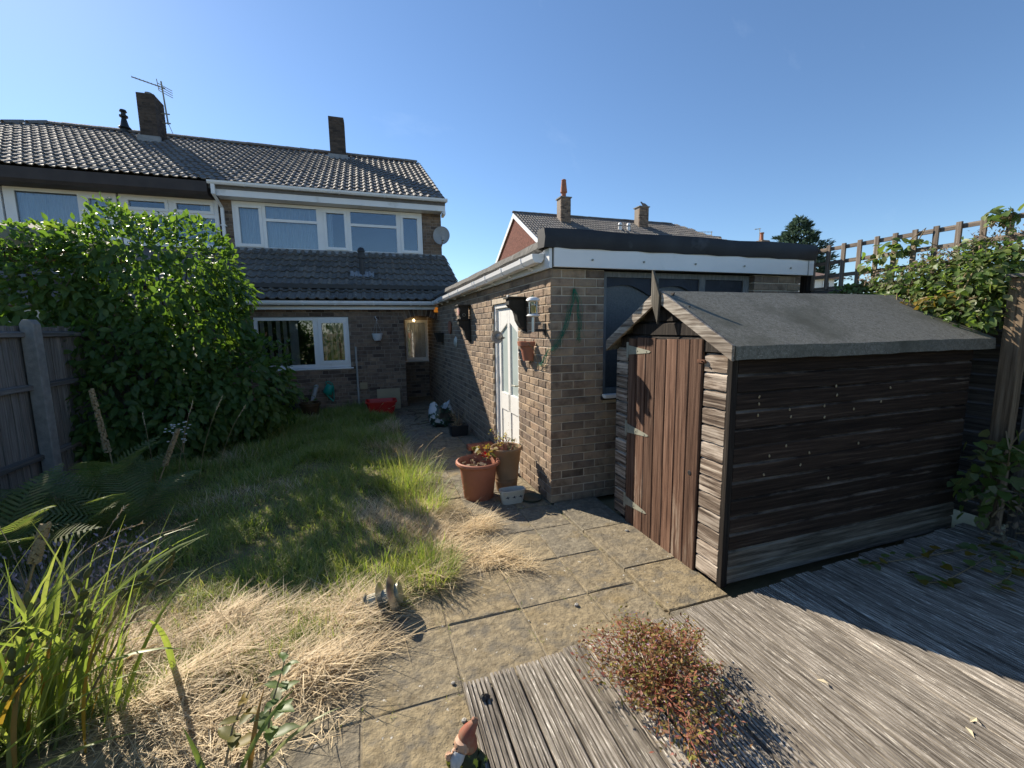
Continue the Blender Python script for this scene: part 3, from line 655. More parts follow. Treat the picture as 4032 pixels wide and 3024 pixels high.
# fascias, gutters, downpipe
obj('fascia', MB().box((-2.96, 11.03, 4.50), (1.94, 11.06, 4.70)), WHITE, house); obj('soffit', MB().box((-2.96, 11.062, 4.50), (1.88, 11.34, 4.515)), WHITE, house)
obj('box_end', MB().box((1.885, 11.0, 4.42), (1.94, 11.34, 4.499)), WHITE, house)
gutter_x(house, -3.08, 1.985, 10.965, 4.775, [-2.4, -1.4, -.5, .5, 1.4])
dp = MB().box((-3.02, 10.93, 4.5), (-2.95, 11.0, 4.70)).add([(-3.015, 10.94, 4.5), (-2.955, 10.94, 4.5), (-2.955, 11.0, 4.5), (-3.015, 11.0, 4.5), (-2.965, 11.24, 4.3), (-2.905, 11.24, 4.3), (-2.905, 11.3, 4.3), (-2.965, 11.3, 4.3)],
     [(0, 1, 5, 4), (1, 2, 6, 5), (2, 3, 7, 6), (3, 0, 4, 7)]).box((-2.965, 11.24, 3.5), (-2.905, 11.3, 4.3))
dpo = obj('downpipe', dp, WHITE, house); obj('pipe_clip', MB().box((-2.985, 11.232, 3.92), (-2.885, 11.34, 3.945)), WHITE, dpo)
obj('fascia', MB().box((-2.95, 8.90, 2.0), (1.36, 8.93, 2.13)), WHITE, house); obj('soffit', MB().box((-2.95, 8.932, 2.0), (1.30, YL - .004, 2.012)), WHITE, house)
gutter_x(house, -3.0, 1.26, 8.835, 2.155, [-2.4, -1.55, -1.15, -.6, .1, .8, .98])
# upstairs window
Lz, Hz, Tz = 3.51, 4.42, 4.12
window(house, -2.765, 1.39, 3.455, 4.49, YU - .01, [(-2.68, -2.2, Lz + .02, Hz - .02, 'case'), (-2.11, -1.05, Lz, Tz - .03, 'fix'), (-2.11, -1.05, Tz + .03, Hz, 'fix'), (-.88, -.40, Lz + .02, Hz - .02, 'case'),
       (-.30, .76, Lz, Tz - .03, 'fix'), (-.30, .76, Tz + .03, Hz, 'fix'), (.88, 1.31, Lz + .02, Hz - .02, 'case')], label='wide white upstairs window of seven lights')
window(house, -2.04, -.395, .885, 1.86, YL + .03, [(-1.98, -1.04, .95, 1.80, 'fix'), (-.93, -.45, .97, 1.79, 'case')], label='white downstairs window with vertical blinds')
window(house, .79, 1.295, .88, 1.81, 10.36, [(.84, 1.245, .94, 1.76, 'fix')], label='white passage window lit from inside')
obj('air_vent', MB().box((-.245, YL - .018, .425), (-.105, YL, .555)).box((-.225, YL - .026, .445), (-.125, YL - .018, .475)).box((-.225, YL - .026, .482), (-.125, YL - .018, .505)).box((-.225, YL - .026, .512), (-.125, YL - .018, .535)), BEIGE, house)
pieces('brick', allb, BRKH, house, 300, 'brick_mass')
# chimney of our house
def chimney(root, x0, x1, y0, y1, z0, z1, bm, label, cm=MORTD):
    ch = obj('chimney', MB().box((x0 + .008, y0 + .008, z0), (x1 - .008, y1 - .008, z1)), cm, root, label=label); it = []
    nc = int((z1 - z0) / .075)
    for k in range(nc):
        z = z1 - (k + .5) * .075
        for nrm, a, b2, f in (((0, 1, 0), x0, x1, 0), ((-1, 0, 0), y0, y1, 1)):
            inw = np.array(nrm, float); u = np.cross(inw, (0, 0, 1.)); L = b2 - a - (.112 if f == 0 and k % 2 else 0); s = .112 if f and not k % 2 else 0; bl = .1025 if k % 2 and not f else .215
            while s < L - .03:
                e = min(s + bl, L); q = (s + e) / 2; bl = .215
                pt = np.array((x0 + q, y0, z)) if f == 0 else np.array((x1, y0 + q, z))
                if e - s > .03: it.append((brick_t(round(e - s, 3)), xf(pt, np.stack([u, inw, (0, 0, 1.)], 1))))
                s = e + .01
    pieces('brick', it, bm, ch, 0, 'brick_mass'); return ch
c2h = chimney(house, -.87, -.42, 15.05, 15.55, 6.6, 8.13, BRKSHADE, 'slim plain brick chimney without a pot', MORTSHADE)
obj('flashing', MB().box((-.93, 14.99, 6.72), (-.36, 15.06, 7.02)).box((-.89, 14.94, 6.78), (-.40, 14.99, 6.86)), LEAD, c2h)
# black flue on the lean-to with lead slate
fl = thing('flue_pipe', 'black metal flue pipe standing on the lean-to roof', 'flue', (-.09, 9.95, 2.6))
zf = 2.16 + (9.95 - 8.8) * .508 + .03
obj('pipe', MB().lathe([(.052, zf - .05), (.052, 3.2)], (-.09, 9.95, 0), 20), BLACKM, fl, smooth=True)
obj('cowl', MB().lathe([(.053, 3.12), (.075, 3.13), (.075, 3.22), (.062, 3.23), (.062, 3.26), (.076, 3.27), (.076, 3.30), (.05, 3.345), (.012, 3.36), (0, 3.36)], (-.09, 9.95, 0), 20), BLACKM, fl, smooth=True)
V = []
for k in range(13):
    for j in range(7):
        x = -.09 - .24 + .48 * k / 12; y = 9.80 + .28 * j / 6 + .02 * math.sin(k * 2.1) * (j in (0, 6)); w = .012 * math.sin(k * 2.6 + .5)
        V.append((x, y, 2.16 + (y - 8.8) * .508 + .062 + w))
obj('lead_slate', MB().add(V, [(7 * k + j, 7 * k + 7 + j, 7 * k + 8 + j, 7 * k + 1 + j) for k in range(12) for j in range(6)]), LEAD, fl, smooth=True)
# satellite dish on the upstairs corner
sd = thing('satellite_dish', 'grey satellite dish fixed to the upstairs corner of the house', 'satellite dish', (1.875, 11.25, 3.9))
dc = np.array((1.83, 11.08, 3.93)); Rd = rotm(R(80), 0, R(-18)); prof = [(.0001, -.045), (.08, -.038), (.155, -.018), (.205, .006), (.21, .0), (.155, -.026), (.08, -.046), (.0001, -.053)]
obj('reflector', MB().lathe(prof, dc, 32, 1.0, 1.12, Rd), GREYP, sd, smooth=True)
obj('bracket', MB().tube([dc + (0, .06, -.02), (1.84, 11.2, 3.86), (1.84, 11.35, 3.86)], .02, 8), GALV, sd)
obj('feed_arm', MB().tube([dc + (0, 0, -.26), dc + (-.02, -.3, -.16)], .012, 8).box(dc + np.array((-.05, -.36, -.18)), dc + np.array((.02, -.27, -.08))), GREYP, sd)

# ================================================================== NEIGHBOUR (left half of the pair)
nb_ = thing('neighbour_house', 'left neighbouring house with hipped roof, dark fascia and a wide chimney', 'house', (-6.5, 11.35, 0))
b, c = brick_wall((-10.5, YU, 0), (0, 1, 0), 7.49, 3.3, 4.5, [(.2, 7.44, 3.42, 4.6)], 'mix'); obj('wall', c, MORTD, nb_); pieces('brick', b, BRKH, nb_, 0, 'brick_mass')
obj('lower_wall', MB().box((-10.5, YL, 0), (-3.11, YL + .1, 2.1)), BRKH, nb_); obj('side_wall', MB().box((-12.3, YU + .1, 0), (-12.2, 20, 4.6)), BRKH, nb_); obj('back_wall', MB().box((-12.2, 19.9, 0), (-3.2, 20, 4.6)), BRKH, nb_)
obj('floor_slab', MB().box((-12.2, YL + .12, 2.42), (-3.2, 19.9, 2.5)), ROOMD, nb_); obj('room_partition', MB().box((-12.2, 14.2, 0), (-3.2, 14.3, 5.0)), ROOMD, nb_)
obj('lean_to_roof', slope_slab(MB(), -10.6, -3.02, 8.83, 2.15, 11.34, 3.43, t=.09), TILE_L, nb_)
obj('fascia', MB().prism([(10.93, 4.53), (10.97, 4.47), (11.33, 4.47), (11.33, 4.74), (10.93, 4.74)], 'x', -12.7, -3.09), BROWNF, nb_)
nr = obj('roof', slope_slab(slope_slab(MB(), -12.75, -3.01, 11.02, 4.75, 15.7, 7.22, xl=-8.0), -12.75, -3.01, 20.4, 4.75, 15.7, 7.22, xl=-8.0)
         .add([(-12.75, 11.02, 4.73), (-12.75, 20.4, 4.73), (-8.0, 15.7, 7.2)], [(0, 2, 1)]), TILE_U, nb_)
sl_ = math.hypot(4.7, 2.46)
nt_ = roof_tiles(-13.25, -3.1, 11.0, 4.775, 15.7, 7.235, left=lambda s: -12.75 + 4.75 * s / sl_)
pieces('roof_tile', nt_, TILE_U, nr, 280, 'roof_tile_mass')
pieces('ridge_tile', ridge_items(-8.05, -2.8, 15.7, 7.245), TILE_U, nr, 60)
hip = []
for k in range(15):      # hip tiles, half round, bedded down the left hip
    t = k / 15; p = np.array((-8.0, 15.7, 7.26)) + (np.array((-12.75, 11.02, 4.79)) - np.array((-8.0, 15.7, 7.26))) * t
    d = np.array((-4.75, -4.68, -2.47)); y_ = np.cross((0, 0, 1.), d); x_ = d / np.linalg.norm(d); y_ /= np.linalg.norm(y_); hip.append(('ridge', xf(p, np.stack([x_, y_, np.cross(x_, y_)], 1))))
pieces('hip_tile', hip, TILE_U, nr, 60)
Z0, Z1, ZT = 3.52, 4.40, 4.13
window(nb_, -4.80, -3.03, 3.47, 4.47, YU - .01, [(-4.68, -3.96, ZT + .05, Z1, 'case'), (-3.84, -3.13, ZT + .05, Z1, 'case'), (-4.70, -3.11, Z0, ZT - .05, 'fix')], label='neighbour bedroom window with two small top lights')
window(nb_, -6.62, -4.84, 3.47, 4.47, YU - .012, [(-6.45, -5.48, Z0, Z1, 'fix'), (-5.34, -4.94, Z0 + .02, Z1 - .02, 'case')], label='neighbour window with patterned net curtain')
window(nb_, -8.4, -6.66, 3.47, 4.47, YU - .01, [(-8.2, -7.4, Z0, Z1, 'fix'), (-7.3, -6.75, Z0, Z1, 'fix')])
pd = obj('patio_door', MB().box((-5.9, YL - .03, 0), (-5.0, YL - .002, 2.0)), WHITE, nb_); obj('pane', MB().box((-5.75, YL - .038, .2), (-5.45, YL - .031, 1.85)), GLASSF, pd)
c1h = chimney(nb_, -5.56, -5.16, 14.7, 15.3, 6.4, 7.95, BRKSHADE, 'wide brick chimney beside the aerial mast', MORTSHADE)
obj('flashing', MB().box((-5.62, 14.63, 6.55), (-5.1, 14.71, 6.86)).box((-5.5, 14.56, 6.62), (-5.2, 14.63, 6.72)), LEAD, c1h)
obj('chimney_pot', MB().lathe([(.09, 7.9), (.1, 7.98), (.085, 8.06), (.07, 8.06)], (-5.36, 14.95, 0), 16), CONC, c1h, smooth=True)
rf = obj('ridge_flue', MB().lathe([(.085, 7.1), (.085, 7.42), (.15, 7.46), (.1, 7.52), (.055, 7.72), (.1, 7.75), (.1, 7.79), (.055, 7.81), (.055, 7.87), (.09, 7.89), (.07, 7.94)], (-6.25, 15.62, -.12), 12), BLACKM, nb_, smooth=True)
ae = thing('tv_aerial', 'tall aerial with many rods strapped to the wide left chimney', 'aerial', (-5.05, 15.1, 7.3))
mx, my = -5.02, 15.05
obj('mast', MB().tube([(mx, my, 7.35), (mx - .06, my, 8.45)], .02, 8).tube([(-5.17, my, 7.38), (mx + .06, my, 7.38)], .016, 6).tube([(-5.17, my, 7.62), (mx + .06, my, 7.62)], .016, 6), GALV, ae)
bm = MB().tube([(mx + .02, my, 8.28), (mx - .62, my - .25, 8.35)], .014, 6)
for k in range(9):
    p = np.array((mx - .02, my, 8.29)) + np.array((-.6, -.25, .06)) * k / 8; bm.tube([p + (.03, -.09, -.02), p + (-.03, .09, .02)], .007, 5)
for s in (-.09, -.03, .03, .09): bm.tube([np.array((mx - .12, my - .05, 8.28 + s)), np.array((mx + .14, my + .12, 8.2 + s))], .009, 5)
bm.tube([(mx - .13, my, 8.2), (mx - .16, my, 8.5)], .01, 5)
obj('antenna', bm, GALV, ae); obj('cable', MB().tube([(mx, my, 7.5), (mx + .05, my - .1, 7.3), (mx + .15, my - .2, 7.05)], .008, 5), GREYP, ae)

# ================================================================== HOUSES BEHIND
bh = thing('red_brick_house', 'red brick gabled house with white bargeboards behind the garage', 'house', (13.5, 22, 0))
Xg, Yr, Zr, Ye, Ze = 8.07, 24., 8.1, 19.7, 5.55
obj('gable_wall', MB().prism([(Ye + .3, 0), (28.0, 0), (28.0, Ze), (Yr, Zr - .2), (Ye + .3, Ze)], 'x', Xg + .12, Xg + .3), BRKR, bh)
it = []
for k in range(34):
    z = 5.4 + .075 * k; hw = (Zr - .25 - z) / .593
    s = -hw + (.11 if k % 2 else 0)
    while s < hw - .1: it.append((brick_t(.215), xf((Xg + .112, Yr + s + .1, z), np.stack([(0, -1., 0), (1., 0, 0), (0, 0, 1.)], 1)))); s += .225
pieces('brick', it, BRKR, bh, 0, 'brick_mass')
obj('front_wall', MB().box((Xg + .3, Ye + .3, 0), (19.5, Ye + .5, Ze)), BRKR, bh); obj('back_wall', MB().box((Xg + .3, 27.8, 0), (19.5, 28, Ze)), BRKR, bh)
br_ = obj('roof', slope_slab(slope_slab(MB(), Xg + .06, 23.2, Ye, Ze, Yr, Zr, xr=19.1), Xg + .06, 23.2, 28.3, Ze, Yr, Zr, xr=19.1).add([(23.2, Ye, Ze), (23.2, 28.3, Ze), (19.1, Yr, Zr)], [(0, 1, 2)]), TILE_U, bh)
sb = math.hypot(Yr - Ye, Zr - Ze)
pieces('roof_tile', roof_tiles(Xg + .05, 23.2, Ye, Ze + .02, Yr, Zr + .02, right=lambda s: 23.2 - 4.1 * s / sb), TILE_U, br_, 150, 'roof_tile_mass')
pieces('ridge_tile', ridge_items(Xg, 19.1, Yr, Zr + .02), TILE_U, br_, 60)
for ya, s in ((Ye - .1, 1), (28.4, -1)):
    obj('bargeboard', MB().prism([(ya, Ze - .23), (Yr, Zr - .28), (Yr, Zr - .02), (ya, Ze + .02)], 'x', Xg + .02, Xg + .06), WHITE, bh)
ca = chimney(bh, 10.55, 11.15, 22.85, 23.45, 7.0, 8.82, BRKH, 'brick chimney carrying a tall terracotta pot')
obj('chimney_cap', MB().box((10.5, 22.8, 8.82), (11.2, 23.5, 8.88)), CONC, ca)
obj('chimney_pot', MB().lathe([(.13, 8.88), (.13, 9.12), (.2, 9.18), (.19, 9.24), (.13, 9.8), (.14, 9.84), (.1, 9.88), (.0001, 9.88)], (10.85, 23.15, 0), 16), CLAYPOT, ca, smooth=True)
cb_ = chimney(bh, 15.75, 16.4, 22.95, 23.5, 7.0, 8.72, BRKH, 'plain brick chimney with a pigeon on top'); obj('chimney_cap', MB().box((15.7, 22.9, 8.72), (16.45, 23.55, 8.77)), CONC, cb_)
for x in (14.05, 14.62):
    v_ = obj('roof_vent', MB().lathe([(.1, 6.9), (.1, 7.42), (.11, 7.42), (.11, 7.5), (.06, 7.56), (.0001, 7.57)], (x, 22.35, 0), 12), WHITE, bh, smooth=True)
    obj('vent_band', MB().lathe([(.112, 7.36), (.112, 7.4)], (x, 22.35, 0), 12), BLACKM, v_)
pg = MB(); pc = np.array((16.2, 23.15, 8.77))      # pigeon: one body surface along a bent spine
pg.tube([pc + q for q in ((-.28, 0, .27), (-.24, 0, .275), (-.2, 0, .26), (-.15, 0, .2), (-.06, 0, .15), (.06, 0, .12), (.16, 0, .085), (.3, 0, .045), (.36, 0, .035))], [.008, .03, .045, .05, .085, .085, .06, .03, .022], 10)
pg.tube([pc + (-.02, .03, .08), pc + (-.02, .03, 0)], .01, 5).tube([pc + (-.02, -.03, .08), pc + (-.02, -.03, 0)], .01, 5)
single('pigeon', pg, mat('feather_grey', [(.1, .1, .11), (.2, .2, .22)], scale=9, rough=.8), 'grey pigeon perched on the plain chimney', 'bird', smooth=True)
def far_stack(x, y, z, w, pot, label):
    t = thing('distant_chimney_house', label, 'house', (x, y, 0))
    obj('wall', MB().box((x - 3, y - .4, 0), (x + 3, y + 4, z - 3.2)), BRKR, t); obj('roof', MB().prism([(y - .8, z - 3.3), (y + 4.4, z - 3.3), (y + 1.8, z - 1.0)], 'x', x - 3.2, x + 3.2), TILE_U, t)
    ch = obj('chimney', MB().box((x - w / 2, y, z - 1.6), (x + w / 2, y + w, z)).box((x - w / 2 - .05, y - .05, z - .18), (x + w / 2 + .05, y + w + .05, z - .06)), BRKH, t)
    if pot: obj('chimney_pot', MB().lathe([(.2, z), (.24, z + .1), (.19, z + .15), (.17, z + .75), (.23, z + .8), (.23, z + .9), (.15, z + .92)], (x, y + w / 2, 0), 14), CLAYPOT, ch, smooth=True)
pa = on_y(2823, 930, 38); far_stack(pa[0], 38, pa[2], 1.05, False, 'distant rooftop with a squat bare chimney over the garage roof')
pa = on_y(3015, 945, 38); far_stack(pa[0], 38, pa[2], 1.1, True, 'distant rooftop whose chimney has a red pot, next to the conifer')
for (px_, py_, lab) in ((2802, 911, 'thin far aerial with a long boom left of the squat chimney'), (2992, 898, 'thin far aerial mast left of the red chimney pot')):
    a = on_y(px_, py_, 37); t = MB().tube([(a[0], 37, a[2] - 3), (a[0], 37, a[2])], .035, 6)
    L = 1.9 if px_ < 2900 else .7; t.tube([(a[0] + .1, 37, a[2] - .05), (a[0] - L, 37, a[2] - .15)], .025, 5)
    for k in range(5): t.tube([(a[0] - L * k / 5, 36.8, a[2] - .08 - .02 * k), (a[0] - L * k / 5, 37.2, a[2] - .08 - .02 * k)], .014, 4)
    single('far_aerial', t, GALV, lab, 'aerial', 'far aerials')
# pale bungalow glimpsed through the trellis
ph = thing('pale_bungalow', 'pale house with a tiled roof glimpsed through the trellis', 'house', tuple(on_y(3240, 1300, 26) * (1, 1, 0)))
e0 = on_y(3150, 1085, 26); e1 = on_y(3300, 1090, 26); xm = e0[0]
obj('wall', MB().box((xm - 2, 26, 0), (e1[0] - .4, 31, e1[2] - .1)), WPAINT, ph)
obj('roof', MB().add([(xm - 2.5, 25.6, e1[2] - .1), (e1[0] + .3, 25.6, e1[2] - .1), (e1[0] - 2.4, 28.5, e1[2] + 1.0), (xm - 2.5, 28.5, e1[2] + 1.0), (xm - 2.5, 25.6, e1[2] - .25), (e1[0] + .3, 25.6, e1[2] - .25), (e1[0] + .3, 31.4, e1[2] - .1)],
    [(0, 1, 2, 3), (4, 5, 1, 0), (1, 6, 2)]), mat('bungalow_tile', [(.2, .12, .09), (.3, .2, .15)], scale=8, stretch=(1, 1, 8), rough=.85), ph)
pw = obj('window', MB().box((e1[0] - 1.75, 25.94, e1[2] - 1.4), (e1[0] - .95, 25.99, e1[2] - .4)), WHITE, ph); obj('pane', MB().box((e1[0] - 1.65, 25.93, e1[2] - 1.3), (e1[0] - 1.05, 25.94, e1[2] - .5)), GLASSF, pw)

# ================================================================== SHED
shed = thing('garden_shed', 'small dark timber shed with grey felt roof and weathered front', 'shed', (3.0, 2.48, 0))
SX0, SX1, SY0, SY1 = 1.93, 4.12, 1.89, 3.06; ZE, ZA, YA = 1.42, 1.80, 2.475
def lap_t(key, L, h=.118, t=.024, ax='x'):
    """feather-edged board: thick at the foot, thin at the top; faces -y (ax x) or -x (ax y)"""
    r = random.Random(str(key)); nS = 6; V = []
    for k in range(nS + 1):
        a = L * k / nS; w = r.uniform(-.002, .002)
        ring_ = [(-t, 0 + w), (-t * .97, h * .75 + w), (-t * .5, h * .82 + w), (-t * .22, h * .9), (0, h * .9)]
        for d, z in ring_: V.append((a, d, z) if ax == 'x' else (d, a, z))
    F = [tuple(5 * k + j if ax != 'x' else 5 * k + (j + 1) % 5 for j in (0,)) for k in range(0)]
    for k in range(nS):
        for j in range(5):
            q = (5 * k + j, 5 * k + (j + 1) % 5, 5 * k + 5 + (j + 1) % 5, 5 * k + 5 + j); F.append(q if ax == 'y' else q[::-1])
    F += [(0, 1, 2, 3, 4), tuple(5 * nS + j for j in (4, 3, 2, 1, 0))]
    TEMPL[key] = (V, F)
obj('wall_frame', MB().box((SX0 + .02, SY0 + .02, .05), (SX1, SY0 + .05, ZE)).box((SX0 + .02, SY1 - .05, .05), (SX1, SY1 - .02, ZE)).box((SX1 - .04, SY0 + .05, .05), (SX1, SY1 - .05, ZE)).box((SX0 + .02, SY0 + .05, .0), (SX1 - .05, SY1 - .05, .06))
    .prism([(SY0 + .05, .07), (SY1 - .05, .07), (SY1 - .05, 1.43), (YA, 1.74), (SY0 + .05, 1.43)], 'x', SX0 + .02, SX0 + .045), SHED_T, shed)
pitch_ = .1065
side, bleach = [], []
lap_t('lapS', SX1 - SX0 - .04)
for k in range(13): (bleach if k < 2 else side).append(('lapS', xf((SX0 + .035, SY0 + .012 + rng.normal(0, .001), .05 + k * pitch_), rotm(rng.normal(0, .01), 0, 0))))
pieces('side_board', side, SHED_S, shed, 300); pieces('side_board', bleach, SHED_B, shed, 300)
lap_t('lapR', .175, ax='y'); lap_t('lapL', .155, ax='y')
its = []
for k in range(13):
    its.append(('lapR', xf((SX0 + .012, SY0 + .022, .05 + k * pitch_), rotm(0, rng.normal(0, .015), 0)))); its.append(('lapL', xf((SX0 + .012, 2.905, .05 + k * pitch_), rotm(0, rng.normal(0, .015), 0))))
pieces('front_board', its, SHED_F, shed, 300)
its = []
for k in range(4):      # boards of the gable above the door
    z = 1.445 + k * .095; hw = max(.04, (1.79 - z) / .62 - .03); key = ('lapG', k); lap_t(key, 2 * hw, h=.1, ax='y'); its.append((key, xf((SX0 + .012, YA - hw, z))))
pieces('gable_board', its, SHED_T, shed, 300)
obj('corner_post', MB().box((SX0 - .012, SY0 - .014, .03), (SX0 + .032, SY0 + .020, ZE - .01)), SHED_T, shed, bevel=.003)
obj('corner_post', MB().box((SX0 - .006, SY1 - .02, .03), (SX0 + .03, SY1 + .014, ZE - .01)), SHED_T, shed, bevel=.003)
obj('floor_bearer', MB().box((SX0 + .06, SY0 + .06, -.01), (SX1 - .1, SY0 + .12, .0)).box((SX0 + .06, SY1 - .12, -.01), (SX1 - .1, SY1 - .06, .0)), SHED_T, shed)
# door of tongue and groove boards
DY0, DY1 = 2.095, 2.885; n = 7; w = (DY1 - DY0) / n
d_ = obj('door', MB().box((SX0 - .004, DY0 + .01, .03), (SX0 + .004, DY1 - .01, 1.5)), SHED_T, shed)
def tg_t(key, w, h):
    V = []; P = [(0, w / 2 - .002), (-.014, w / 2 - .002), (-.018, w / 2 - .009), (-.018, -w / 2 + .009), (-.014, -w / 2 + .002), (0, -w / 2 + .002)]
    for z in (0, h): V += [(x, y, z) for x, y in P]
    TEMPL[key] = (V, [tuple(range(6)), tuple(range(11, 5, -1))] + [((k + 1) % 6, k, 6 + k, 6 + (k + 1) % 6) for k in range(6)])
its = []
for k in range(n):
    tg_t(('tg', k), w, 1.505 + rng.uniform(-.012, .008)); its.append((('tg', k), xf((SX0 - .005, DY0 + w * (k + .5), .012 + rng.uniform(-.006, .006)))))
pieces('door_board', its, SHED_D, d_, 300)
for z in (1.42, .80, .2):      # strap hinges
    h = MB().prism([(2.875, z - .036), (2.875, z + .036), (2.62, z + .006), (2.60, z - .002), (2.62, z - .012)], 'x', SX0 - .027, SX0 - .0235).box((SX0 - .026, 2.88, z - .06), (SX0 - .02, 2.905, z + .06))
    for q in (2.85, 2.76, 2.65): h.tube([(SX0 - .027, q, z - .002), (SX0 - .031, q, z - .002)], .005, 6)
    obj('strap_hinge', h, GALV, d_)
kh = obj('keyhole', MB().lathe([(.016, 0), (.014, .003), (.0001, .003)], (SX0 - .0235, 2.165, .66), 14, rot=rotm(0, R(-90), 0)), BLACKM, d_)
obj('latch', MB().box((SX0 - .03, 2.07, 1.375), (SX0 - .018, 2.13, 1.395)).tube([(SX0 - .03, 2.085, 1.385), (SX0 - .045, 2.085, 1.385)], .006, 6), mat('rusty_iron', [(.09, .04, .025), (.2, .1, .06)], scale=20, rough=.9), shed)
# roof: felt over boards, edge turned down
RX0, RX1 = 1.875, 4.22; EY0, EY1, EZ = 1.815, 3.135, 1.485; AZ = 1.835
def felt(mb, ya, sgn):
    V = []; nS = 30
    for k in range(nS + 1):
        x = RX0 + (RX1 - RX0) * k / nS; b = .0015 * math.sin(k * 1.9) + .002 * math.sin(k * .37)
        V += [(x, YA, AZ + b * .4), (x, (YA + ya) / 2, (AZ + EZ) / 2 - .006 + b), (x, ya, EZ + b), (x, ya - sgn * .004, EZ - .075 + b + .0015 * math.sin(k * 1.1)), (x, ya + sgn * .012, EZ - .075 + b), (x, ya + sgn * .02, EZ - .03), (x, YA, AZ - .03)]
    for k in range(nS):
        for j in range(6):
            q = (7 * k + j, 7 * k + 1 + j, 7 * k + 8 + j, 7 * k + 7 + j); mb.f.append(tuple(len(mb.v) + i for i in (q if sgn > 0 else q[::-1])))
    e0 = tuple(len(mb.v) + i for i in range(7)); e1 = tuple(len(mb.v) + 7 * nS + i for i in range(7)); mb.f += [e0, e1[::-1]]
    mb.v += V; return mb
fm = MB(); felt(fm, EY0, 1); ro_ = obj('roof_felt', fm, FELTG, shed, smooth=True); fm = MB(); felt(fm, EY1, -1); obj('roof_felt', fm, FELTG, shed, smooth=True)
for ya, yb, nm in ((EY0 + .005, YA + .02, 'near'), (EY1 - .005, YA - .02, 'far')):
    za, zb = EZ - .085, AZ - .072
    obj('bargeboard', MB().prism([(ya, za + .005), (ya, za + .09), (YA, zb + .085), (YA, zb)] if nm == 'near' else [(YA, zb), (YA, zb + .085), (ya, za + .09), (ya, za + .005)], 'x', RX0 - .022, RX0 - .002), BARGE, shed, bevel=.003)
obj('finial', MB().prism([(YA - .03, 1.61), (YA + .045, 1.77), (YA + .042, 1.975), (YA + .032, 1.975), (YA - .045, 1.80)], 'x', RX0 - .04, RX0 - .0225), FINW, shed, bevel=.003)
# clear packing of bits stuck to the side: pale seed cases
its = []
sp = MB()
for (px_, py_) in ((2988, 1562), (2990, 1590), (2985, 1635), (3292, 1520), (3294, 1555), (3110, 1612), (3112, 1640), (3245, 1598), (3245, 1642), (3362, 1610), (3468, 1580), (3508, 1525), (3095, 1755), (3030, 1795), (3188, 1782), (3150, 1830), (3010, 1868), (3262, 1882), (3380, 1745)):
    p = on_y(px_, py_, SY0 - .015); sp.lathe([(.0001, 0), (.006, .003), (.0065, .012), (.004, .018), (.0001, .02)], p + (0, 0, -.01), 7, 1, .6, rotm(0, rng.uniform(-.5, .5), 0))
obj('chrysalis_cases', sp, mat('husk', [(.25, .2, .12), (.35, .3, .2)], scale=9), shed, kind='stuff')

# ================================================================== FENCES
TX = 4.56
tf = thing('trellis_fence', 'weathered square trellis above a dark fence beside the garage', 'fence', (TX, 2.6, 0))
for k in range(12): obj('batten', MB().box((TX - .019, 3.44 - .148 * k - .019, 1.955), (TX, 3.44 - .148 * k + .019, 2.40 + rng.uniform(-.004, .006))), TRELL, tf, bevel=.002)
for z in (2.365, 2.225, 2.09, 1.965): obj('rail', MB().box((TX + .001, 1.55, z - .018), (TX + .02, 3.5, z + .018)), TRELLY, tf)
obj('capping_rail', MB().box((TX - .03, 1.6, 1.9), (TX + .035, 3.44, 1.945)), FENCEX, tf)
lap = []
for k in range(16): lap_t(('lapT', k), 1.85, h=.13, ax='y'); lap.append((('lapT', k), xf((TX + .02, 1.6, .05 + k * .115), rotm(0, rng.normal(0, .01), 0))))
pieces('fence_board', lap, FENCEX, tf, 60)
obj('post', MB().box((TX - .075, 3.455, 0), (TX + .0, 3.53, 2.42)), SHED_T, tf)
rf_ = thing('lap_fence_panel', 'grey overlapping board fence panel at the right edge of the deck', 'fence', (4.3, .9, 0))
FX = 4.28
lap = []
for k in range(17): lap_t(('lapF', k % 4), 2.0, h=.125, ax='y'); lap.append((('lapF', k % 4), xf((FX + .01, -.35, .06 + k * .105), rotm(0, rng.normal(0, .012), 0))))
pieces('fence_board', lap, FENCEX, rf_, 60)
obj('batten', MB().box((FX - .035, 1.595, .05), (FX - .008, 1.645, 1.86)), FENCEW, rf_, bevel=.002); obj('capping_rail', MB().box((FX - .03, -.35, 1.855), (FX + .04, 1.65, 1.885)), FENCEX, rf_)
post = thing('fence_post', 'tall square brown timber post with flat cap at the shed corner', 'post', (4.3, 1.75, 0))
obj('shaft', MB().box((4.25, 1.705, -.05), (4.345, 1.80, 1.9)), POSTW, post, bevel=.004); obj('cap', MB().box((4.225, 1.68, 1.90), (4.37, 1.825, 1.925)), FENCEX, post, bevel=.004)
lf_ = thing('close_board_fence', 'grey close-boarded fence with arris rails left of the big shrub', 'fence', (-3.15, 6.0, 0))
def vb(y0, y1, x):
    its = []; y = y0; k = 0
    while y < y1: tg = ('fb', k % 3); TEMPL[tg] = (TEMPL.get(tg) or ([(0, 0, 0), (0, .1, 0), (-.013 - .003 * (k % 3), .1, 0), (-.007, 0, 0), (0, 0, 1.6), (0, .1, 1.6), (-.013 - .003 * (k % 3), .1, 1.6), (-.007, 0, 1.6)], [(0, 1, 2, 3), (7, 6, 5, 4), (1, 0, 4, 5), (2, 1, 5, 6), (3, 2, 6, 7), (0, 3, 7, 4)])); its.append((tg, xf((x + rng.normal(0, .002), y, .08 + rng.uniform(-.01, .01)), np.diag((-1, -1, 1.)) @ rotm(0, 0, 0)))); y += .088; k += 1
    return its
pieces('fence_board', vb(.4, 8.95, -3.19), FENCEW, lf_, 140)
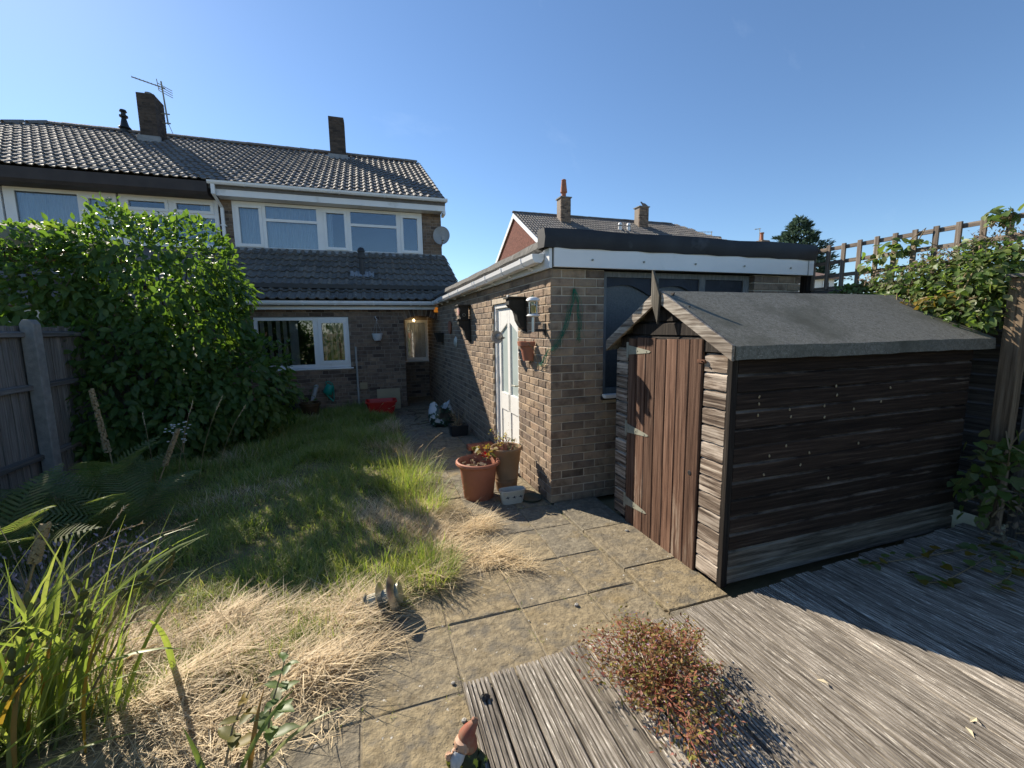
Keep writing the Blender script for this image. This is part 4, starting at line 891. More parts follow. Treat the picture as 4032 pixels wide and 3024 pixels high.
for y0, y1 in ((.4, 5.34), (5.46, 8.9)):
    for z in (.4, 1.09, 1.60): obj('arris_rail', MB().prism([(-3.17, z - .03), (-3.12, z - .02), (-3.12, z + .02), (-3.17, z + .035)], 'y', y0, y1), FENCEX, lf_)
for k, y in enumerate((5.34, 8.0)):
    ps = MB().prism([(-3.16, -.05), (-3.05, -.05), (-3.05, 1.70), (-3.075, 1.745), (-3.135, 1.745), (-3.16, 1.70)], 'y', y, y + .11)
    single('concrete_post', ps, CONC, ('mottled concrete fence post at the left edge of the shrub', 'concrete fence post hidden behind the big shrub')[k], 'post', 'concrete fence posts', bevel=.01)

# ================================================================== THINGS ON THE WALLS
def corbel(loc_y, zt, h, d, label, wy=.11):
    x = gx(loc_y); t = thing('wall_bracket', label, 'bracket', (x, loc_y, zt - h), 'dark brackets on the garage wall')
    pr = [(0, 0), (0, -h), (-.02, -h * .97), (-.05, -h * .86), (-.075, -h * .7), (-.085, -h * .52), (-.1, -h * .38), (-.14, -h * .27), (-d, -h * .2), (-d, 0)]
    obj('corbel', MB().prism([(x - .012 + a, zt - .02 + b) for a, b in pr], 'y', loc_y - wy / 2, loc_y + wy / 2), DARKW, t, bevel=.006)
    obj('shelf', MB().box((x - d - .03, loc_y - wy / 2 - .025, zt - .02), (x - .004, loc_y + wy / 2 + .03, zt)), DARKW, t, bevel=.004)
    obj('back_plate', MB().box((x - .012, loc_y - wy / 2 - .012, zt - h - .045), (x - .002, loc_y + wy / 2 + .012, zt - .02)), DARKW, t)
    return t
t = corbel(4.06, 1.905, .30, .165, 'dark curved wooden bracket overlapping the top corner of the white garage door')
obj('clip', MB().box((gx(4.06) - .19, 4.0, 1.885), (gx(4.06) - .175, 4.04, 1.92)), WHITE, t)
corbel(6.27, 1.745, .31, .165, 'dark curved wooden bracket carrying a dark box, left of the garage door')
bx = thing('bird_box', 'dark flat-topped box with a ring standing on the left wall bracket', 'box', (gx(6.27), 6.27, 1.745)); x = gx(6.27)
obj('body', MB().box((x - .15, 6.20, 1.745), (x - .03, 6.34, 1.93)), DARKW, bx, bevel=.004); obj('lid', MB().box((x - .19, 6.17, 1.93), (x - .005, 6.37, 1.95)), DARKW, bx, bevel=.003)
obj('ring', MB().tube([(x - .10 + .02 * math.cos(a), 6.192, 1.80 + .02 * math.sin(a)) for a in np.linspace(0, 6.28, 13)], .004, 6), GALV, bx)
obj('side_disc', MB().lathe([(.0001, 0), (.055, 0), (.055, .02), (.0001, .02)], (x - .155, 6.27, 1.85), 16, rot=rotm(0, R(-90), 0)), mat('red_white', [(.4, .08, .05), (.6, .5, .45)], scale=20), bx)
# solar wall lantern on a black arm
ln = thing('solar_wall_lantern', 'silver solar lantern on a black arm near the garage corner', 'lantern', (1.48, 3.54, 1.55)); lx, ly = 1.375, 3.56
obj('wall_arm', MB().box((gx(ly) - .012, ly - .025, 1.535), (gx(ly) - .002, ly + .025, 1.64)).box((lx - .012, ly - .012, 1.565), (gx(ly) - .012, ly + .012, 1.59)), BLACKM, ln, bevel=.003)
obj('stem', MB().lathe([(.016, 1.565), (.016, 1.70)], (lx, ly, 0), 14), STEEL, ln, smooth=True)
obj('base_ring', MB().lathe([(.0001, 1.695), (.05, 1.697), (.062, 1.706), (.045, 1.722), (.0001, 1.724)], (lx, ly, 0), 20), WHITE, ln, smooth=True)
obj('lens', MB().lathe([(.04, 1.722), (.044, 1.83)], (lx, ly, 0), 8), GLASSW, ln); obj('bulb', MB().lathe([(.0001, 1.73), (.02, 1.74), (.022, 1.79), (.0001, 1.8)], (lx, ly, 0), 12), mat('amber_bulb', [(.6, .45, .12), (.7, .55, .2)], scale=3, rough=.4), ln, smooth=True)
for k in range(4):
    a = k * math.pi / 2 + .4; obj('strut', MB().tube([(lx + .046 * math.cos(a), ly + .046 * math.sin(a), 1.72), (lx + .046 * math.cos(a), ly + .046 * math.sin(a), 1.83)], .004, 5), STEEL, ln)
obj('cap', MB().lathe([(.0001, 1.826), (.05, 1.828), (.063, 1.838), (.055, 1.855), (.03, 1.868), (.0001, 1.87)], (lx, ly, 0), 20), WHITE, ln, smooth=True)
# round bird ornament in front of the door glass
oc = np.array((gx(4.6) - .17, 4.42, 1.505)); orn = thing('hanging_ornament', 'round grey bird-shaped ornament hanging in front of the white garage door', 'ornament', tuple(oc - (0, 0, .07)))
obj('dish', MB().lathe([(.0001, -.03), (.05, -.022), (.068, 0), (.07, .012), (.064, .012), (.045, -.008), (.0001, -.014)], oc, 20, rot=rotm(R(78), 0, R(8))), GREYP, orn, smooth=True)
obj('beak', MB().lathe([(.014, 0), (.0001, .035)], oc + (.062, -.006, -.008), 8, rot=rotm(0, R(90), 0)), BLACKM, orn)
obj('head', MB().lathe([(.0001, -.03), (.022, -.022), (.032, 0), (.022, .022), (.0001, .03)], oc + (.02, -.012, .01), 14), GREYP, orn, smooth=True)
obj('cord', MB().tube([oc + (0, 0, .068), oc + (-.002, .0, .385)], .0015, 4), GREYP, orn)
# terracotta wall pot
wpo = thing('wall_pot', 'small terracotta half pot hung on the wall beside the garage door', 'pot', (1.47, 3.88, 1.27)); yc = 3.9; x = gx(yc) - .004
def half(prof, n=14): 
    mb = MB(); rows = []
    for r_, z in prof: rows.append([(x - r_ * math.sin(math.pi * k / n) * .95, yc - r_ * math.cos(math.pi * k / n), z) for k in range(n + 1)])
    mb.add([p for q in rows for p in q], [((n + 1) * i + k, (n + 1) * i + k + 1, (n + 1) * (i + 1) + k + 1, (n + 1) * (i + 1) + k) for i in range(len(prof) - 1) for k in range(n)]); return mb
obj('bowl', half([(.0001, 1.285), (.075, 1.285), (.105, 1.43)]), TERRA, wpo, smooth=True); obj('rim', half([(.105, 1.425), (.128, 1.43), (.133, 1.47), (.118, 1.472), (.1, 1.43)]), TERRA, wpo, smooth=True)
obj('dead_stem', MB().tube([(x - .05, yc - .06, 1.44), (x - .07, yc - .12, 1.46), (x - .03, yc - .18, 1.40), (x - .02, yc - .24, 1.28), (x - .012, yc - .2, 1.22)], .004, 5), STALK, wpo)
# green netting on nails
def net(name, pts, label, nst=14):
    mb = MB()
    for s in range(nst):
        P = [np.array(p) + rng.normal(0, .006 + .012 * (i > 0), 3) * (1, .4, 1) for i, p in enumerate(pts)]; mb.tube(P, .0011, 4)
    for s in range(nst):
        i = rng.integers(0, len(pts) - 1); a = np.array(pts[i]) * .5 + np.array(pts[i + 1]) * .5; mb.tube([a + rng.normal(0, .012, 3), a + rng.normal(0, .012, 3)], .0015, 4)
    return tag(obj(name, mb, mat('green_twine', [(.0, .13, .075), (.01, .22, .13)], scale=20, rough=.7), None), label, 'netting', 'green netting on the garage')
fy = 3.425
net('plant_netting', [(1.70, fy, 1.93), (1.685, fy - .01, 1.82), (1.66, fy - .01, 1.7), (1.62, fy - .01, 1.6), (1.55, fy - .012, 1.47), (1.51, fy - .02, 1.42), (1.475, 3.46, 1.40), (1.462, 3.55, 1.28), (1.46, 3.66, 1.25)], 'green plastic netting trailing from a nail round the garage corner', 12)
net('plant_netting', [(1.71, fy, 1.93), (1.735, fy - .01, 1.85), (1.75, fy - .012, 1.75), (1.755, fy - .01, 1.62), (1.75, fy - .01, 1.55), (1.755, fy - .01, 1.47)], 'short green netting strand hanging straight down on the garage front', 10)
net('plant_netting', [(gx(3.8) - .02, 3.80, 1.90), (gx(3.8) - .025, 3.78, 1.86), (gx(3.7) - .03, 3.76, 1.8), (gx(3.8) - .025, 3.80, 1.75)], 'bunched green netting behind the silver lantern', 16)
# far wall things
pl = single('wall_plaque', MB().lathe([(.0001, 0), (.1, 0), (.115, .012), (.11, .03), (.09, .022), (.0001, .02)], (gx(7.66) - .002, 7.66, 1.63), 24, rot=rotm(0, R(-90), 0)), CLAYPOT, 'round terracotta plaque on the shaded garage wall', 'plaque', smooth=True)
y = 8.47; x = gx(y)
single('wall_trough', MB().add([(x - .004, y - .15, 1.53), (x - .004, y + .15, 1.53), (x - .15, y + .15, 1.53), (x - .15, y - .15, 1.53), (x - .004, y - .1, 1.35), (x - .004, y + .1, 1.35), (x - .1, y + .1, 1.35), (x - .1, y - .1, 1.35), (x - .02, y - .13, 1.53), (x - .02, y + .13, 1.53), (x - .135, y + .13, 1.53), (x - .135, y - .13, 1.53), (x - .02, y - .1, 1.42), (x - .02, y + .1, 1.42), (x - .1, y + .1, 1.42), (x - .1, y - .1, 1.42)],
    [(0, 1, 5, 4), (1, 2, 6, 5), (2, 3, 7, 6), (3, 0, 4, 7), (4, 5, 6, 7), (0, 8, 9, 1), (1, 9, 10, 2), (2, 10, 11, 3), (3, 11, 8, 0), (8, 12, 13, 9), (9, 13, 14, 10), (10, 14, 15, 11), (11, 15, 12, 8), (12, 15, 14, 13)]), DARKW, 'tapered brown wall trough at the far end of the garage wall', 'planter')
single('wall_shell', MB().lathe([(.0001, .04), (.05, .035), (.085, .015), (.095, .0), (.0001, .0)][::-1], (gx(7.23) - .003, 7.23, 1.38), 18, rot=rotm(0, R(-90), 0), wob=.03), CREAM, 'pale domed shell ornament low on the garage wall', 'ornament', smooth=True)
al = thing('amber_lamp', 'glowing amber bulkhead lamp under the gutter corner', 'lamp', (1.3, 8.98, 1.95))
obj('backing', MB().box((1.27, 8.985, 1.94), (1.37, 9.045, 2.06)), BLACKM, al); obj('lens', MB().box((1.275, 8.90, 1.945), (1.365, 8.986, 2.055)), emit('amber_glow', (.9, .3, .03), .15), al, bevel=.012)
# passage bulb
pb = thing('pendant_bulb', 'small lit bulb hanging at the top of the passage', 'lamp', (.98, 10.22, 1.78))
obj('flex', MB().tube([(.98, 10.2, 2.0), (.98, 10.2, 1.84)], .004, 5), BLACKM, pb); obj('bulb', MB().lathe([(.0001, 1.78), (.018, 1.79), (.024, 1.81), (.014, 1.835), (.0001, 1.84)], (.98, 10.2, 0), 14), emit('bulb_glow', (1, .72, .35), 7), pb, smooth=True)
pl_ = bpy.data.lights.new('bulb_light', 'POINT'); pl_.energy = .1; pl_.color = (1, .7, .35); pl_.shadow_soft_size = .03; plo = bpy.data.objects.new('bulb_light', pl_); col.objects.link(plo); plo.parent = pb; plo.location = (0, -.05, .02)
rl_ = bpy.data.lights.new('room_light', 'POINT'); rl_.energy = 1.0; rl_.color = (1, .75, .42); rl_.shadow_soft_size = .1; rlo = bpy.data.objects.new('room_light', rl_); col.objects.link(rlo); rlo.parent = house; rlo.location = (1.6, 1.75, 1.7)
# curtains and blinds
def drape(x0, x1, z0, z1, Y, label, amp=.02, wl=.075, m=CURT, nm='curtain'):
    n = int((x1 - x0) / wl * 8); V = []
    for k in range(n + 1):
        x = x0 + (x1 - x0) * k / n; y = Y + amp * math.sin(2 * math.pi * k / 8 + .5 * math.sin(k * .21)); V += [(x, y, z0), (x + .004, y, z1)]
    single(nm, MB().add(V, [(2 * k, 2 * k + 2, 2 * k + 3, 2 * k + 1) for k in range(n)]), m, label, 'curtain', smooth=True)
drape(-2.72, -1.0, 3.46, 4.45, YU + .12, 'pale pleated curtain across the left half of the upstairs window')
drape(-.86, -.72, 3.46, 4.45, YU + .12, 'narrow pale curtain edge beside the middle upstairs casement')
drape(-6.5, -5.0, 3.47, 4.45, YU + .12, 'patterned net curtain in the neighbour window', .012, .06)
drape(-3.4, -3.06, 3.47, 4.45, YU + .12, 'pale curtain gathered at the right of the neighbour window', .02, .06)
for nm, lab, sl_, Yb, z0_, z1_ in (('vertical_blind', 'pale vertical blind partly drawn in the left pane of the downstairs window', ((-1.93, .3), (-1.8, .25), (-1.66, .3), (-1.545, .28), (-1.43, .5), (-1.36, .5)), 9.2, .9, 1.84),
                                 ('vertical_blind', 'vertical blind turned edge on behind the downstairs casement', ((-.84, .08), (-.73, .08), (-.62, .08), (-.52, .08)), 9.2, .9, 1.84),
                                 ('vertical_blind', 'warm lit vertical blind in the passage window', ((.86, .95), (.95, .95), (1.04, .95), (1.13, .95), (1.22, .95)), 10.53, .88, 1.8)):
    t = thing(nm, lab, 'blind', (sl_[0][0], Yb, z0_), 'vertical blinds')
    for x, a in sl_:
        c_, s_ = .045 * math.cos(1.2 - a), .045 * math.sin(1.2 - a)
        obj('slat', MB().add([(x - c_, Yb - s_, z0_), (x + c_, Yb + s_, z0_), (x + c_, Yb + s_, z1_), (x - c_, Yb - s_, z1_)], [(0, 1, 2, 3)]), BLIND, t)
obj('passage_room', MB().box((.5, 11.1, .5), (1.75, 11.12, 2.3)), WPAINT, house)
# house wall pipes and hung things
wpz = MB().tube([(-.285, YL - .03, 1.28), (-.282, YL - .03, .05)], .021, 10).tube([(-.282, YL - .03, .05), (-.3, YL - .04, .03), (-1.08, YL - .12, -.0)], .021, 10)
wpo_ = obj('waste_pipe', wpz, GREYP, house, smooth=True)
for z in (.95, .42): obj('pipe_collar', MB().lathe([(.027, z), (.027, z + .035)], (-.284, YL - .03, 0), 10), GREYP, wpo_)
obj('outlet_pipe', MB().tube([(-1.05, YL + .02, .52), (-1.05, YL - .07, .52), (-1.06, YL - .1, .46), (-1.17, YL - .22, .1)], [.045, .045, .04, .036], 10), GREYP, house, smooth=True)
hb = thing('hanging_basket', 'white plastic hanging bowl on chains beside the passage', 'basket', (.135, 8.93, 1.39))
obj('bowl', MB().lathe([(.0001, 1.39), (.06, 1.392), (.085, 1.44), (.095, 1.51), (.102, 1.512), (.102, 1.53), (.09, 1.53), (.08, 1.45), (.0001, 1.42)], (.135, 8.93, 0), 24), mat('white_plastic', [(.55, .57, .6), (.62, .64, .66)], scale=4, rough=.5), hb, smooth=True)
ch_ = MB()
for k in range(3):
    a = k * 2.09 + .4; ch_.tube([(.135 + .098 * math.cos(a), 8.93 + .098 * math.sin(a), 1.53), (.135, 8.93, 1.78)], .003, 5)
obj('chains', ch_, mat('white_plastic', [], 0), hb) if 0 else obj('chains', ch_, GREYP, hb)
obj('hook', MB().tube([(.135, 8.93, 1.78), (.145, 8.93, 1.81), (.12, 8.95, 1.84), (.11, 8.98, 1.86), (.13, YL, 1.87)], .006, 6), WHITE, hb)
wc = thing('watering_can', 'teal plastic watering can hung on the house wall by its handle', 'watering can', (-.8, 8.95, .24))
Rw = rotm(0, R(118), 0) ; wcp = np.array((-.82, 8.96, .46))
obj('body', MB().lathe([(.0001, -.09), (.075, -.09), (.085, -.08), (.08, .06), (.06, .1), (.045, .1)], wcp, 20, 1, .8, rotm(0, R(25), 0)), TEAL, wc, smooth=True)
obj('spout', MB().tube([wcp + (-.06, 0, -.07), wcp + (0, 0, -.16), wcp + (.07, 0, -.235)], [.022, .016, .018], 10), TEAL, wc, smooth=True)
obj('handle', MB().tube([wcp + (-.03, 0, .09), wcp + (-.05, 0, .15), wcp + (0, 0, .16), wcp + (.07, 0, .11), wcp + (.085, 0, .0), wcp + (.08, 0, -.2)], .011, 8), TEAL, wc, smooth=True)
obj('hook', MB().tube([wcp + (-.04, .02, .155), wcp + (-.04, .05, .2), wcp + (-.04, .085, .19)], .005, 5), BLACKM, wc)

# ================================================================== THINGS ON THE GROUND
tub = thing('red_tub', 'red plastic tub standing by the house wall at the lawn end', 'tub', (.13, 8.35, 0))
def roundbox(hx, hy, r, n=5): return [(sx * (hx - r) + r * math.cos(a), sy * (hy - r) + r * math.sin(a)) for sx, sy, a0 in ((1, 1, 0), (-1, 1, 90), (-1, -1, 180), (1, -1, 270)) for a in np.radians(np.linspace(a0, a0 + 90, n))]
def loft(mb, rings, close0=True):
    n = len(rings[0]); o = len(mb.v); mb.v += [tuple(p) for r_ in rings for p in r_]
    for i in range(len(rings) - 1): mb.f += [(o + n * i + k, o + n * i + (k + 1) % n, o + n * (i + 1) + (k + 1) % n, o + n * (i + 1) + k) for k in range(n)]
    if close0: mb.f.append(tuple(o + k for k in range(n))[::-1])
    return mb
R8 = lambda hx, hy, r, z, c: [(c[0] + a, c[1] + b, z) for a, b in roundbox(hx, hy, r)]
c = (.13, 8.35); m_ = loft(MB(), [R8(.21, .16, .06, 0, c), R8(.265, .205, .06, .26, c), R8(.285, .225, .06, .262, c), R8(.285, .225, .06, .285, c), R8(.262, .20, .06, .285, c), R8(.2, .15, .05, .03, c)]); m_.f.append(tuple(len(m_.v) - 20 + k for k in range(20)))
obj('bowl', m_, RED, tub, smooth=True)
single('leaning_board', MB().box((.07, 8.90, .0), (.52, 8.915, .42), rotm(R(-8), 0, 0), (.3, 8.9, 0)), BEIGE, 'beige board leaning on the house wall behind the red tub', 'board')
single('dark_crate', loft(MB(), [R8(.2, .13, .03, .0, (-1.62, 8.84)), R8(.21, .14, .03, .33, (-1.62, 8.84)), R8(.19, .12, .03, .33, (-1.62, 8.84)), R8(.18, .11, .03, .1, (-1.62, 8.84))]), NAVY, 'dark navy plastic box against the house wall behind the shrub', 'box', smooth=True)
bp = thing('brown_pot', 'brown clay pot with a weedy plant under the downstairs window', 'pot', (-1.12, 8.5, 0))
obj('pot', MB().lathe([(.0001, 0), (.13, 0), (.165, .25), (.185, .255), (.185, .3), (.165, .3), (.15, .24), (.0001, .24)], (-1.12, 8.5, 0), 22), mat('brown_glaze', [(.05, .03, .018), (.1, .06, .03)], scale=5, rough=.4), bp, smooth=True)
p1 = thing('terracotta_pot', 'wide reddish terracotta pot with a withered red geranium', 'pot', (.91, 3.84, 0)); pc = (.91, 3.84, 0)
obj('pot', MB().lathe([(.0001, .0), (.135, 0), (.14, .005), (.175, .30), (.18, .32)], pc, 36, wob=.006), TERRA, p1, smooth=True)
obj('rim', MB().lathe([(.178, .318), (.2, .322), (.213, .338), (.21, .358), (.195, .365), (.18, .352), (.165, .26), (.0001, .25)], pc, 36), TERRA, p1, smooth=True)
obj('compost', MB().lathe([(.164, .262), (.1, .275), (.0001, .27)], pc, 20), SOIL, p1)
p2 = thing('tall_clay_pot', 'tall tapered brown clay pot with yellow-flowered sedum', 'pot', (1.215, 3.92, 0)); pd_ = (1.215, 3.92, 0)
obj('pot', MB().lathe([(.0001, 0), (.098, 0), (.102, .01), (.112, .1), (.115, .105), (.113, .112), (.117, .135), (.12, .14), (.118, .147), (.145, .40), (.155, .41), (.158, .435), (.15, .445), (.138, .44), (.125, .36), (.0001, .36)], pd_, 32), CLAYP, p2, smooth=True)
obj('compost', MB().lathe([(.124, .37), (.0001, .385)], pd_, 20), SOIL, p2)
tr = thing('oval_trough', 'small cream oval trough with dark bird print between the two pots', 'trough', (1.17, 3.60, 0)); c = (1.17, 3.60)
OV = lambda s, z: [(c[0] + .125 * s * math.copysign(abs(math.cos(a)) ** .6, math.cos(a)), c[1] + .062 * s * math.copysign(abs(math.sin(a)) ** .6, math.sin(a)), z) for a in np.linspace(0, 2 * math.pi, 32, endpoint=False)]
obj('trough', loft(MB(), [OV(.78, 0), OV(.8, .006), OV(.97, .118), OV(1.0, .12), OV(1.0, .128), OV(.92, .128), OV(.75, .03), OV(.01, .03)]), CREAM, tr, smooth=True)
for k in (-.062, .0, .062):
    x, y = c[0] + k, c[1] - .0575 + abs(k) * .02; s = MB().prism([(x - .022, .066), (x - .006, .07), (x + .004, .084), (x + .008, .07), (x + .024, .073), (x + .008, .063), (x + .014, .052), (x, .062)], 'y', y - .0012, y - .0002)
    obj('printed_bird', s, mat('print_ink', [(.04, .045, .06), (.07, .07, .08)], scale=10), tr)
single('pot_saucer', MB().lathe([(.0001, 0), (.09, 0), (.105, .02), (.1, .022), (.085, .008), (.0001, .008)], (1.36, 3.60, .004), 24), mat('green_saucer', [(.06, .07, .05), (.1, .11, .08)], scale=6), 'shallow grey-green pot saucer at the garage corner', 'saucer', smooth=True)
BRKL = mat('loose_brick_red', [(.22, .07, .04), (.3, .1, .06), (.24, .12, .08)], scale=12, rough=.9, bump=.5)
for (x, y, z, rz, lab) in ((1.27, 5.22, .0, .08, 'dark red brick lying under two others beside the garage wall'), (1.21, 5.21, .067, .05, 'orange-red brick on top of the little stack, left one'), (1.37, 5.24, .067, .12, 'half brick on top of the little stack, against the wall')):
    l_ = .15 if 'half' in lab else .22; o = single('loose_brick', MB().box((x - l_ / 2, y - .05, z), (x + l_ / 2, y + .05, z + .065), rotm(0, 0, rz)), BRKL, lab, 'brick', 'loose bricks', bevel=.004)
pt = thing('black_planter', 'black plastic planter with a dried-up plant by the garage wall', 'planter', (1.21, 6.3, 0))
obj('box', loft(MB(), [R8(.12, .1, .02, 0, (1.2, 6.3)), R8(.14, .12, .02, .16, (1.2, 6.3)), R8(.12, .1, .02, .16, (1.2, 6.3)), R8(.11, .09, .02, .12, (1.2, 6.3))]), BLACKM, pt, smooth=True); obj('compost', MB().add(R8(.115, .095, .02, .13, (1.2, 6.3)), [tuple(range(20))]), SOIL, pt)
# crumpled compost sack
bgp = MB(); cs = np.array((1.06, 7.02, 0)); n = 22; rows = []
for i, (r_, z) in enumerate(((.0001, 0), (.15, 0), (.19, .06), (.19, .16), (.17, .25), (.15, .31), (.13, .36), (.11, .33), (.1, .2), (.0001, .18))):
    rows.append([cs + (r_ * 1.15 * math.cos(a) * (1 + .12 * math.sin(3 * a + i)), r_ * .85 * math.sin(a) * (1 + .1 * math.cos(4 * a - i)), z * (1 + .18 * math.sin(2 * a + 1)) + .012 * math.sin(7 * a + i * 2)) for a in np.linspace(0, 2 * math.pi, n, endpoint=False)])
sk = thing('compost_sack', 'crumpled white and green plastic sack on the path by the garage', 'sack', tuple(cs))
obj('sack', loft(MB(), rows, False), mat('sack_print', [(.015, .02, .018), (.02, .07, .04), (.45, .48, .5), (.55, .57, .6)], [.42, .5, .53, .75], scale=6, rough=.35, spec=.5), sk, smooth=True)
# solar stake light lying on its side
a0_, a1_ = np.array((-.22, 2.42, .03)), np.array((.095, 2.36, .115)); ax_ = (a1_ - a0_) / np.linalg.norm(a1_ - a0_); LL = np.linalg.norm(a1_ - a0_)
Rs = frame(np.cross(ax_, (0, 0, 1.)), ax_); Rs = np.stack([Rs[:, 0], Rs[:, 1], ax_], 1); Rs[:, 0] = np.cross(Rs[:, 1], Rs[:, 2])
sg = thing('solar_stake_light', 'steel solar stake light lying on its side at the edge of the lawn', 'light', tuple(a0_ * (1, 1, 0)))
def lz(name, prof, m, n=28, **k): obj(name, MB().lathe(prof, a0_, n, rot=Rs, **k), m, sg, smooth=True)
lz('stake', [(.0001, -.12), (.009, -.1), (.009, .07), (.0001, .07)], BLACKM, 8)
lz('cone', [(.011, .06), (.014, .1), (.05, .125), (.052, .13), (.0001, .13)], STEEL); lz('lens', [(.036, .13), (.036, .215)], mat('ribbed_lens', [(.5, .46, .34), (.66, .62, .5)], scale=30, stretch=(1, 1, .1), rough=.25), 40, wob=.05)
lz('lower_disc', [(.0001, .212), (.082, .205), (.088, .212), (.05, .226), (.0001, .228)], STEEL); lz('upper_lens', [(.036, .226), (.036, .29)], MATS['ribbed_lens'], 40, wob=.05)
lz('cap', [(.0001, .288), (.1, .272), (.108, .28), (.07, .304), (.0001, .308)], STEEL); lz('solar_top', [(.055, .304), (.056, .322), (.0001, .323)], mat('solar_glass', [(.25, .22, .12), (.36, .32, .2)], scale=6, rough=.3))
# garden gnome beside the deck
gn = thing('garden_gnome', 'small painted garden gnome with a red-brown hat raising one arm by the deck', 'gnome', (.25, 1.32, 0)); G = np.array((.25, 1.32, 0))
CAMO = mat('gnome_coat', [(.02, .03, .015), (.04, .05, .02), (.42, .42, .04)], [.4, .56, .6], scale=34, rough=.6, spec=.3)
SKIN = mat('gnome_skin', [(.4, .24, .15), (.52, .33, .22)], scale=20, rough=.6); HAT = mat('gnome_hat', [(.26, .05, .03), (.27, .1, .06), (.26, .17, .11)], scale=24, rough=.7)
obj('body', MB().lathe([(.0001, 0), (.05, 0), (.058, .02), (.055, .06), (.05, .1), (.042, .13), (.03, .145), (.0001, .148)], G, 20, 1, .85), CAMO, gn, smooth=True)
obj('boots', MB().lathe([(.0001, 0), (.03, 0), (.03, .02), (.0001, .03)], G + (-.025, -.03, 0), 12, 1, 1.4).lathe([(.0001, 0), (.03, 0), (.03, .02), (.0001, .03)], G + (.03, -.03, 0), 12, 1, 1.4), BLACKM, gn, smooth=True)
obj('arm', MB().tube([G + (-.035, -.01, .115), G + (-.06, -.02, .10), (G + (-.075, -.025, .13)), G + (-.078, -.025, .15)], [.018, .017, .014, .012], 10), CAMO, gn, smooth=True)
obj('arm', MB().tube([G + (.035, -.01, .115), G + (.06, -.02, .09), G + (.045, -.05, .065)], [.018, .016, .013], 10), CAMO, gn, smooth=True)
hnd = MB().tube([G + (-.078, -.025, .148), G + (-.08, -.026, .165), G + (-.078, -.026, .174)], [.011, .014, .009], 8)
for k in range(4): hnd.tube([G + (-.086 + .006 * k, -.028, .168), G + (-.088 + .007 * k, -.034, .18), G + (-.085 + .006 * k, -.040, .182)], [.0034, .0034, .0026], 5)
hnd.tube([G + (-.07, -.026, .158), G + (-.064, -.032, .168)], [.004, .003], 5)
obj('hand', hnd, SKIN, gn, smooth=True)
hc = G + (-.022, -.012, .176)
obj('head', MB().lathe([(.0001, -.036), (.02, -.03), (.033, -.01), (.035, .008), (.028, .026), (.0001, .036)], hc, 18), SKIN, gn, smooth=True)
obj('nose', MB().lathe([(.0001, -.01), (.009, -.005), (.011, 0), (.008, .007), (.0001, .01)], hc + (-.034, -.014, .0), 10), SKIN, gn, smooth=True)
obj('ear', MB().lathe([(.0001, -.01), (.006, 0), (.0001, .01)], hc + (.004, -.035, .002), 8), SKIN, gn, smooth=True)
for e_ in ((-.028, -.022, .014), (-.034, .002, .013)): obj('eye', MB().lathe([(.0001, -.004), (.004, 0), (.0001, .004)], hc + e_, 8), BLACKM, gn, smooth=True)
obj('beard', MB().tube([hc + (-.018, -.012, -.012), hc + (-.03, -.024, -.03), hc + (-.036, -.03, -.052), hc + (-.034, -.03, -.07)], [.028, .027, .018, .005], 12), mat('beard_grey', [(.4, .4, .4), (.6, .6, .58)], scale=60, stretch=(1, 1, .1), rough=.8), gn, smooth=True)
obj('hat', MB().tube([hc + (.036, .01, -.05), hc + (.032, .008, -.03), hc + (.024, .007, -.006), hc + (.018, .006, .016), hc + (.02, .006, .034), hc + (.032, .008, .05), hc + (.046, .009, .066), hc + (.052, .009, .08), hc + (.046, .008, .088), hc + (.04, .008, .086)], [.014, .029, .036, .037, .033, .026, .018, .014, .009, .004], 16), HAT, gn, smooth=True)
for ch in gn.children: ch.scale = (.9, .9, .9)
# scraps and pebbles
q = on_z(1908, 2752, DZ)
sc_ = MB(); rows = [[q + (r_ * math.cos(a) * (1 + .4 * math.sin(3 * a + i)), r_ * math.sin(a) * (1 + .3 * math.cos(2 * a)), z + .004 * math.sin(4 * a)) for a in np.linspace(0, 2 * math.pi, 10, endpoint=False)] for i, (r_, z) in enumerate(((.012, 0), (.02, .006), (.014, .014), (.004, .018)))]
single('plastic_scrap', loft(MB(), rows), BLACKM, 'crumpled black scrap lying on the deck corner', 'scrap', smooth=True)
for k, (px_, py_, z, r_, lab) in enumerate(((2270, 2385, .0, .014, 'small grey pebble on the yellow paving in front of the deck'), (1784, 2692, 0, .009, 'tiny dark pebble on the slab left of the deck corner'), (1828, 2840, 0, .011, 'dark pebble on the slab left of the gnome'), (2468, 2092, .02, .014, 'small stone at the foot of the shed door'), (2083, 2446, 0, .006, 'white chip of stone on the paving'))):
    q = on_z(px_, py_, z); single('pebble', loft(MB(), [[q + (r_ * s * math.cos(a) * (1 + .2 * math.sin(2 * a + k)), r_ * s * math.sin(a), h * r_) for a in np.linspace(0, 2 * math.pi, 9, endpoint=False)] for s, h in ((.7, 0), (1, .35), (.8, .8), (.2, 1))]), STONE, lab, 'pebble', 'pebbles', smooth=True)

